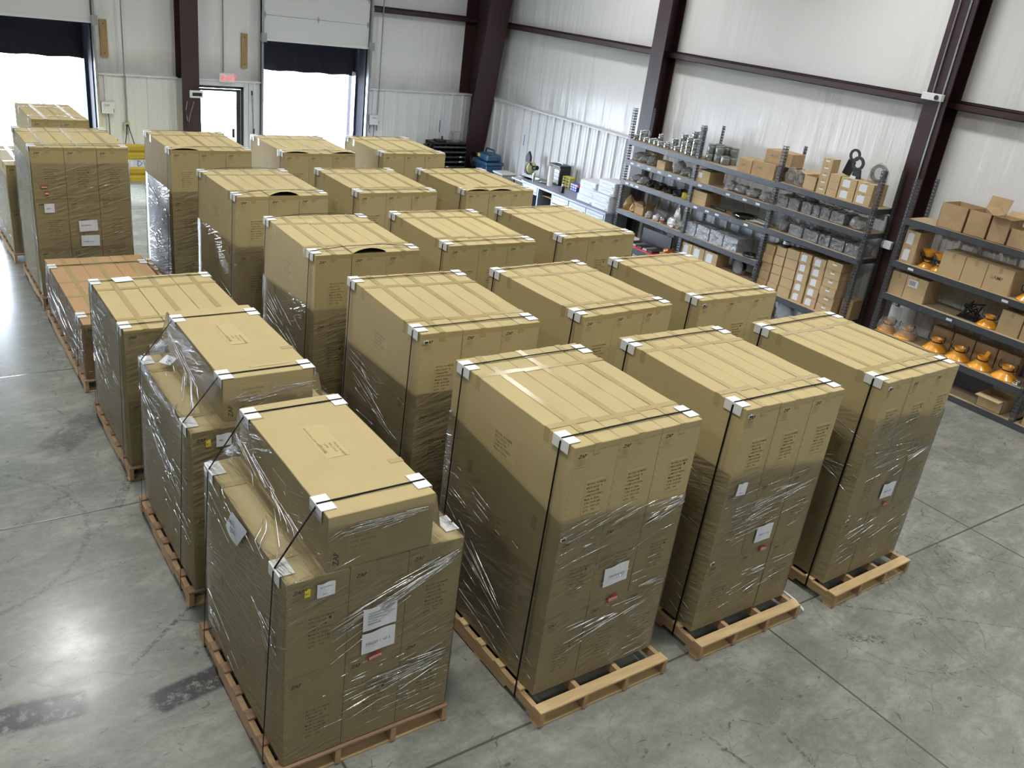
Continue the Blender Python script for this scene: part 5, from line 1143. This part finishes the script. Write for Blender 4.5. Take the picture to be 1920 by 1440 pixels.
t = thing('red_case', 'red plastic case at the back of workbench', 'case', (12.85, 14.90, .761)); MB().box(0, -.16, 0, .18, .16, .2).build('case_body', REDP, t, bevel=.02); MB().tube([(.09, -.06, .2), (.09, -.05, .24), (.09, .05, .24), (.09, .06, .2)], .01, 8).build('handle', REDP, t, smooth=True)
t = thing('hand_drill', 'small black hand drill beside the red case', 'drill', (12.86, 15.12, .761)); MB().box(-.03, -.03, 0, .03, .03, .05).tube([(0, 0, .04), (0, 0, .14)], .02, 8).build('grip', BLACK, t, smooth=True); MB().tube([(-.08, 0, .16), (.07, 0, .16)], .028, 10).build('motor_body', REDP, t, smooth=True); MB().tube([(-.13, 0, .16), (-.08, 0, .16)], .01, 8).build('chuck', SILVER, t)
t = thing('yard_stick', 'thin dark ruler leaning against wall over tool chest', 'ruler', (13.10, 15.62, .77)); MB().box(0, -.012, 0, .006, .012, .62).build('blade', GREYTIN, t); MB().box(0, -.02, .0, .012, .02, .03).build('grip', BLACK, t)
# miter saw on its stand
t = thing('saw_stand', 'pale folding stand left of workbench carrying the saw', 'stand', (12.9, 17.1, 0)); MB().box(-.25, -.42, .56, .2, .42, .60).build('tabletop', WBIN, t, bevel=.006)
for sx in (-1, 1):
    for sy in (-1, 1): MB().tube([(-.02+sx*.18, sy*.36, .56), (-.02+sx*.2, sy*.42, 0)], .018, 8).build('leg', BLACK, t)
t = thing('miter_saw', 'miter saw with pale green motor guard beside workbench', 'saw', (12.88, 17.1, .601))
MB().lathe([(.22, 0), (.22, .03), (.18, .05), (0, .05)], 28).box(-.1, -.34, .02, .1, .34, .05).build('base', SAWG, t)
MB().box(.06, -.34, .05, .09, .34, .12).build('fence', SAWG, t)
MB().lathe([(.0, -.012), (.15, -.012), (.16, -.004), (.16, .004), (.15, .012), (0, .012)], 30, 0, Tm(-.02, 0, .30) @ Rm('X', 90)).build('blade_guard', SAWG, t, smooth=True)
MB().lathe([(.0, 0), (.12, 0), (.14, .03), (.14, .06), (.1, .09), (0, .09)], 28, 0, Tm(-.02, -.02, .32) @ Rm('X', 90)).build('motor_guard', SAWY, t, smooth=True)
MB().tube([(0, -.1, .33), (0, -.26, .36)], .055, 14).build('motor', BLACK, t, smooth=True); MB().tube([(-.05, -.1, .42), (-.14, -.12, .46), (-.16, -.2, .42), (-.08, -.26, .38)], .014, 8).build('handle', BLACK, t, smooth=True)
MB().prism([(-.09, 0), (.07, 0), (.09, .12), (0, .26), (-.08, .14)], -.03, .03, 0, Tm(0, .12, .42) @ Rm('Z', 90)).build('dust_chute', BLACK, t)
t = thing('storage_tote', 'clear tote with white lid left of the saw stand', 'tote', (12.85, 18.12, 0)); MB().box(-.2, -.2, 0, .2, .2, .54).build('tote_body', BAG, t, bevel=.01); MB().box(-.22, -.22, .54, .22, .22, .58).build('lid', WPLAS, t, bevel=.008)
# blue shop vacuum
t = thing('shop_vacuum', 'tall blue shop vacuum standing near the corner column', 'vacuum', (12.75, 18.72, 0)); 
MB().box(-.24, -.27, .06, .24, .27, .66).build('tank', BLUE, t, bevel=.05); MB().box(-.27, -.3, .66, .27, .3, .74).build('rim', BLUE, t, bevel=.02)
MB().box(-.22, -.25, .74, .22, .25, .93).build('motor_head', BLUE, t, bevel=.06)
MB().tube([(0, -.2, .92), (0, -.17, 1.03), (0, .17, 1.03), (0, .2, .92)], .022, 8).build('handle', BLUE, t, smooth=True)
MB().box(-.225, .10, .82, -.22, .22, .90).build('yellow_sticker', YEL, t)
for sx in (-1, 1):
    for sy in (-1, 1): MB().lathe([(.06, -.015), (.06, .015)], 14, 0, Tm(sx*.2, sy*.22, .06) @ Rm('X', 90)).build('wheel', BLACK, t)
# dark coil-reel
t = thing('hose_reel', 'dark round hose reel on the floor beside corner column', 'hose reel', (12.74, 19.30, 0)); MB().box(-.12, -.15, 0, .12, .15, .45).build('stand', BLACK, t)
for k in range(4): MB().tube([(-.06+.04*k, .19*cos(a*pi/10), .66+.19*sin(a*pi/10)) for a in range(20)], .026, 8, closed=True).build('hose_loop', BLACK, t, smooth=True)
MB().lathe([(.05, -.1), (.05, .1)], 16, 0, Tm(0, 0, .66) @ Rm('Y', 90)).box(-.03, -.03, .42, .03, .03, .62).build('hub', GREYTIN, t)
# bolt cabinet
t = thing('bolt_cabinet', 'black pigeonhole bolt cabinet against back wall by column', 'cabinet', (11.99, 19.42, 0)); W_ = .5
MB().box(-W_, 0, 0, -W_+.02, .42, 1.02).box(W_-.02, 0, 0, W_, .42, 1.02).box(-W_, .4, 0, W_, .42, 1.02).box(-W_, 0, 1.0, W_, .42, 1.04).build('cabinet_body', BLACK, t)
for k in range(8): q = MB().box(-W_+.02, 0, .03+k*.125, W_-.02, .4, .042+k*.125).box(-W_+.02, -.006, .03+k*.125, W_-.02, .0, .075+k*.125).build('shelf', STEEL, t)
for k in range(5): MB().box(-W_+.18*(k+1), .01, .04, -W_+.18*(k+1)+.006, .4, 1.0).build('divider', BLACK, t)
for (x_, z_) in ((.33, .67), (-.3, .545), (.33, .545), (.28, .3), (-.05, .42)): MB().box(x_-.035, -.01, z_, x_+.035, -.006, z_+.03).build('white_tag', PAPER, t)
t = thing('clear_bucket', 'frosted clear bucket standing on the black bolt cabinet', 'bucket', (12.26, 19.62, 1.041)); MB().lathe([(.11, 0), (.14, .22)], 24).build('bucket_body', BAGT, t, smooth=True); MB().lathe([(.155, .22), (.155, .235), (.14, .235)], 24, cap=False).build('rim', BAG, t, smooth=True)
t = thing('cable_heap', 'black cables and clamps heaped beside the bolt cabinet', 'cable', (11.36, 19.6, 0)); MB().box(-.1, -.15, 0, .11, .15, .85).build('rack_box', BLACK, t)
for k in range(4): MB().tube([(.02+.09*cos(a*pi/8), .1*sin(a*pi/8)-.03*k, .9+.02*k+.03*sin(a)) for a in range(16)], .018, 7, closed=True).build('cable', BLACK, t, smooth=True)
t = thing('bolt_box', 'small dark box on top of the bolt cabinet', 'box', (11.75, 19.6, 1.041)); MB().box(-.12, -.1, 0, .15, .1, .05).build('box_body', BLACK, t, bevel=.004); MB().lathe([(.02, 0), (.02, .08)], 10, 0, Tm(.08, 0, .05)).build('knob', BLACK, t)

# guard rail by the first dock opening
t = thing('guard_rail', 'yellow corrugated guard rail in front of the back wall', 'guard rail', (0, 18.3, 0))
prof = [(0, 0), (-.035, .03), (-.035, .10), (0, .13), (0, .16), (-.035, .19), (-.035, .26), (0, .30)]
for z in (.36, .80):
    mb = MB(); vs = [(x_, a, z+b) for x_ in (3.55, 5.2) for a, b in prof]; n = len(prof)
    mb.add(vs, [(i, i+1, n+i+1, n+i) for i in range(n-1)]); mb.build('rail', RYEL, t, solid=.006)
for x_ in (3.75, 5.05): MB().box(x_-.07, .01, 0, x_+.07, .15, 1.18).box(x_-.12, -.04, 0, x_+.12, .2, .015).build('post', RYEL, t, bevel=.006)
mb = MB().box(4.05, -.012, .66, 4.95, -.006, .81); mb.text('D\\', .16, 1, Tm(4.13, -.0135, .675) @ FRONT, .004); mb.build('white_sign', [PAPER, GREYINK], t)
# grey dock plate in the floor in front of the first opening
struct(MB().box(1.35, 17.9, 0, 3.6, YB+.1, .012).build('floor_dock_plate', mat('dock_steel_plate', (.12, .15, .2), .4, metal=.5)))
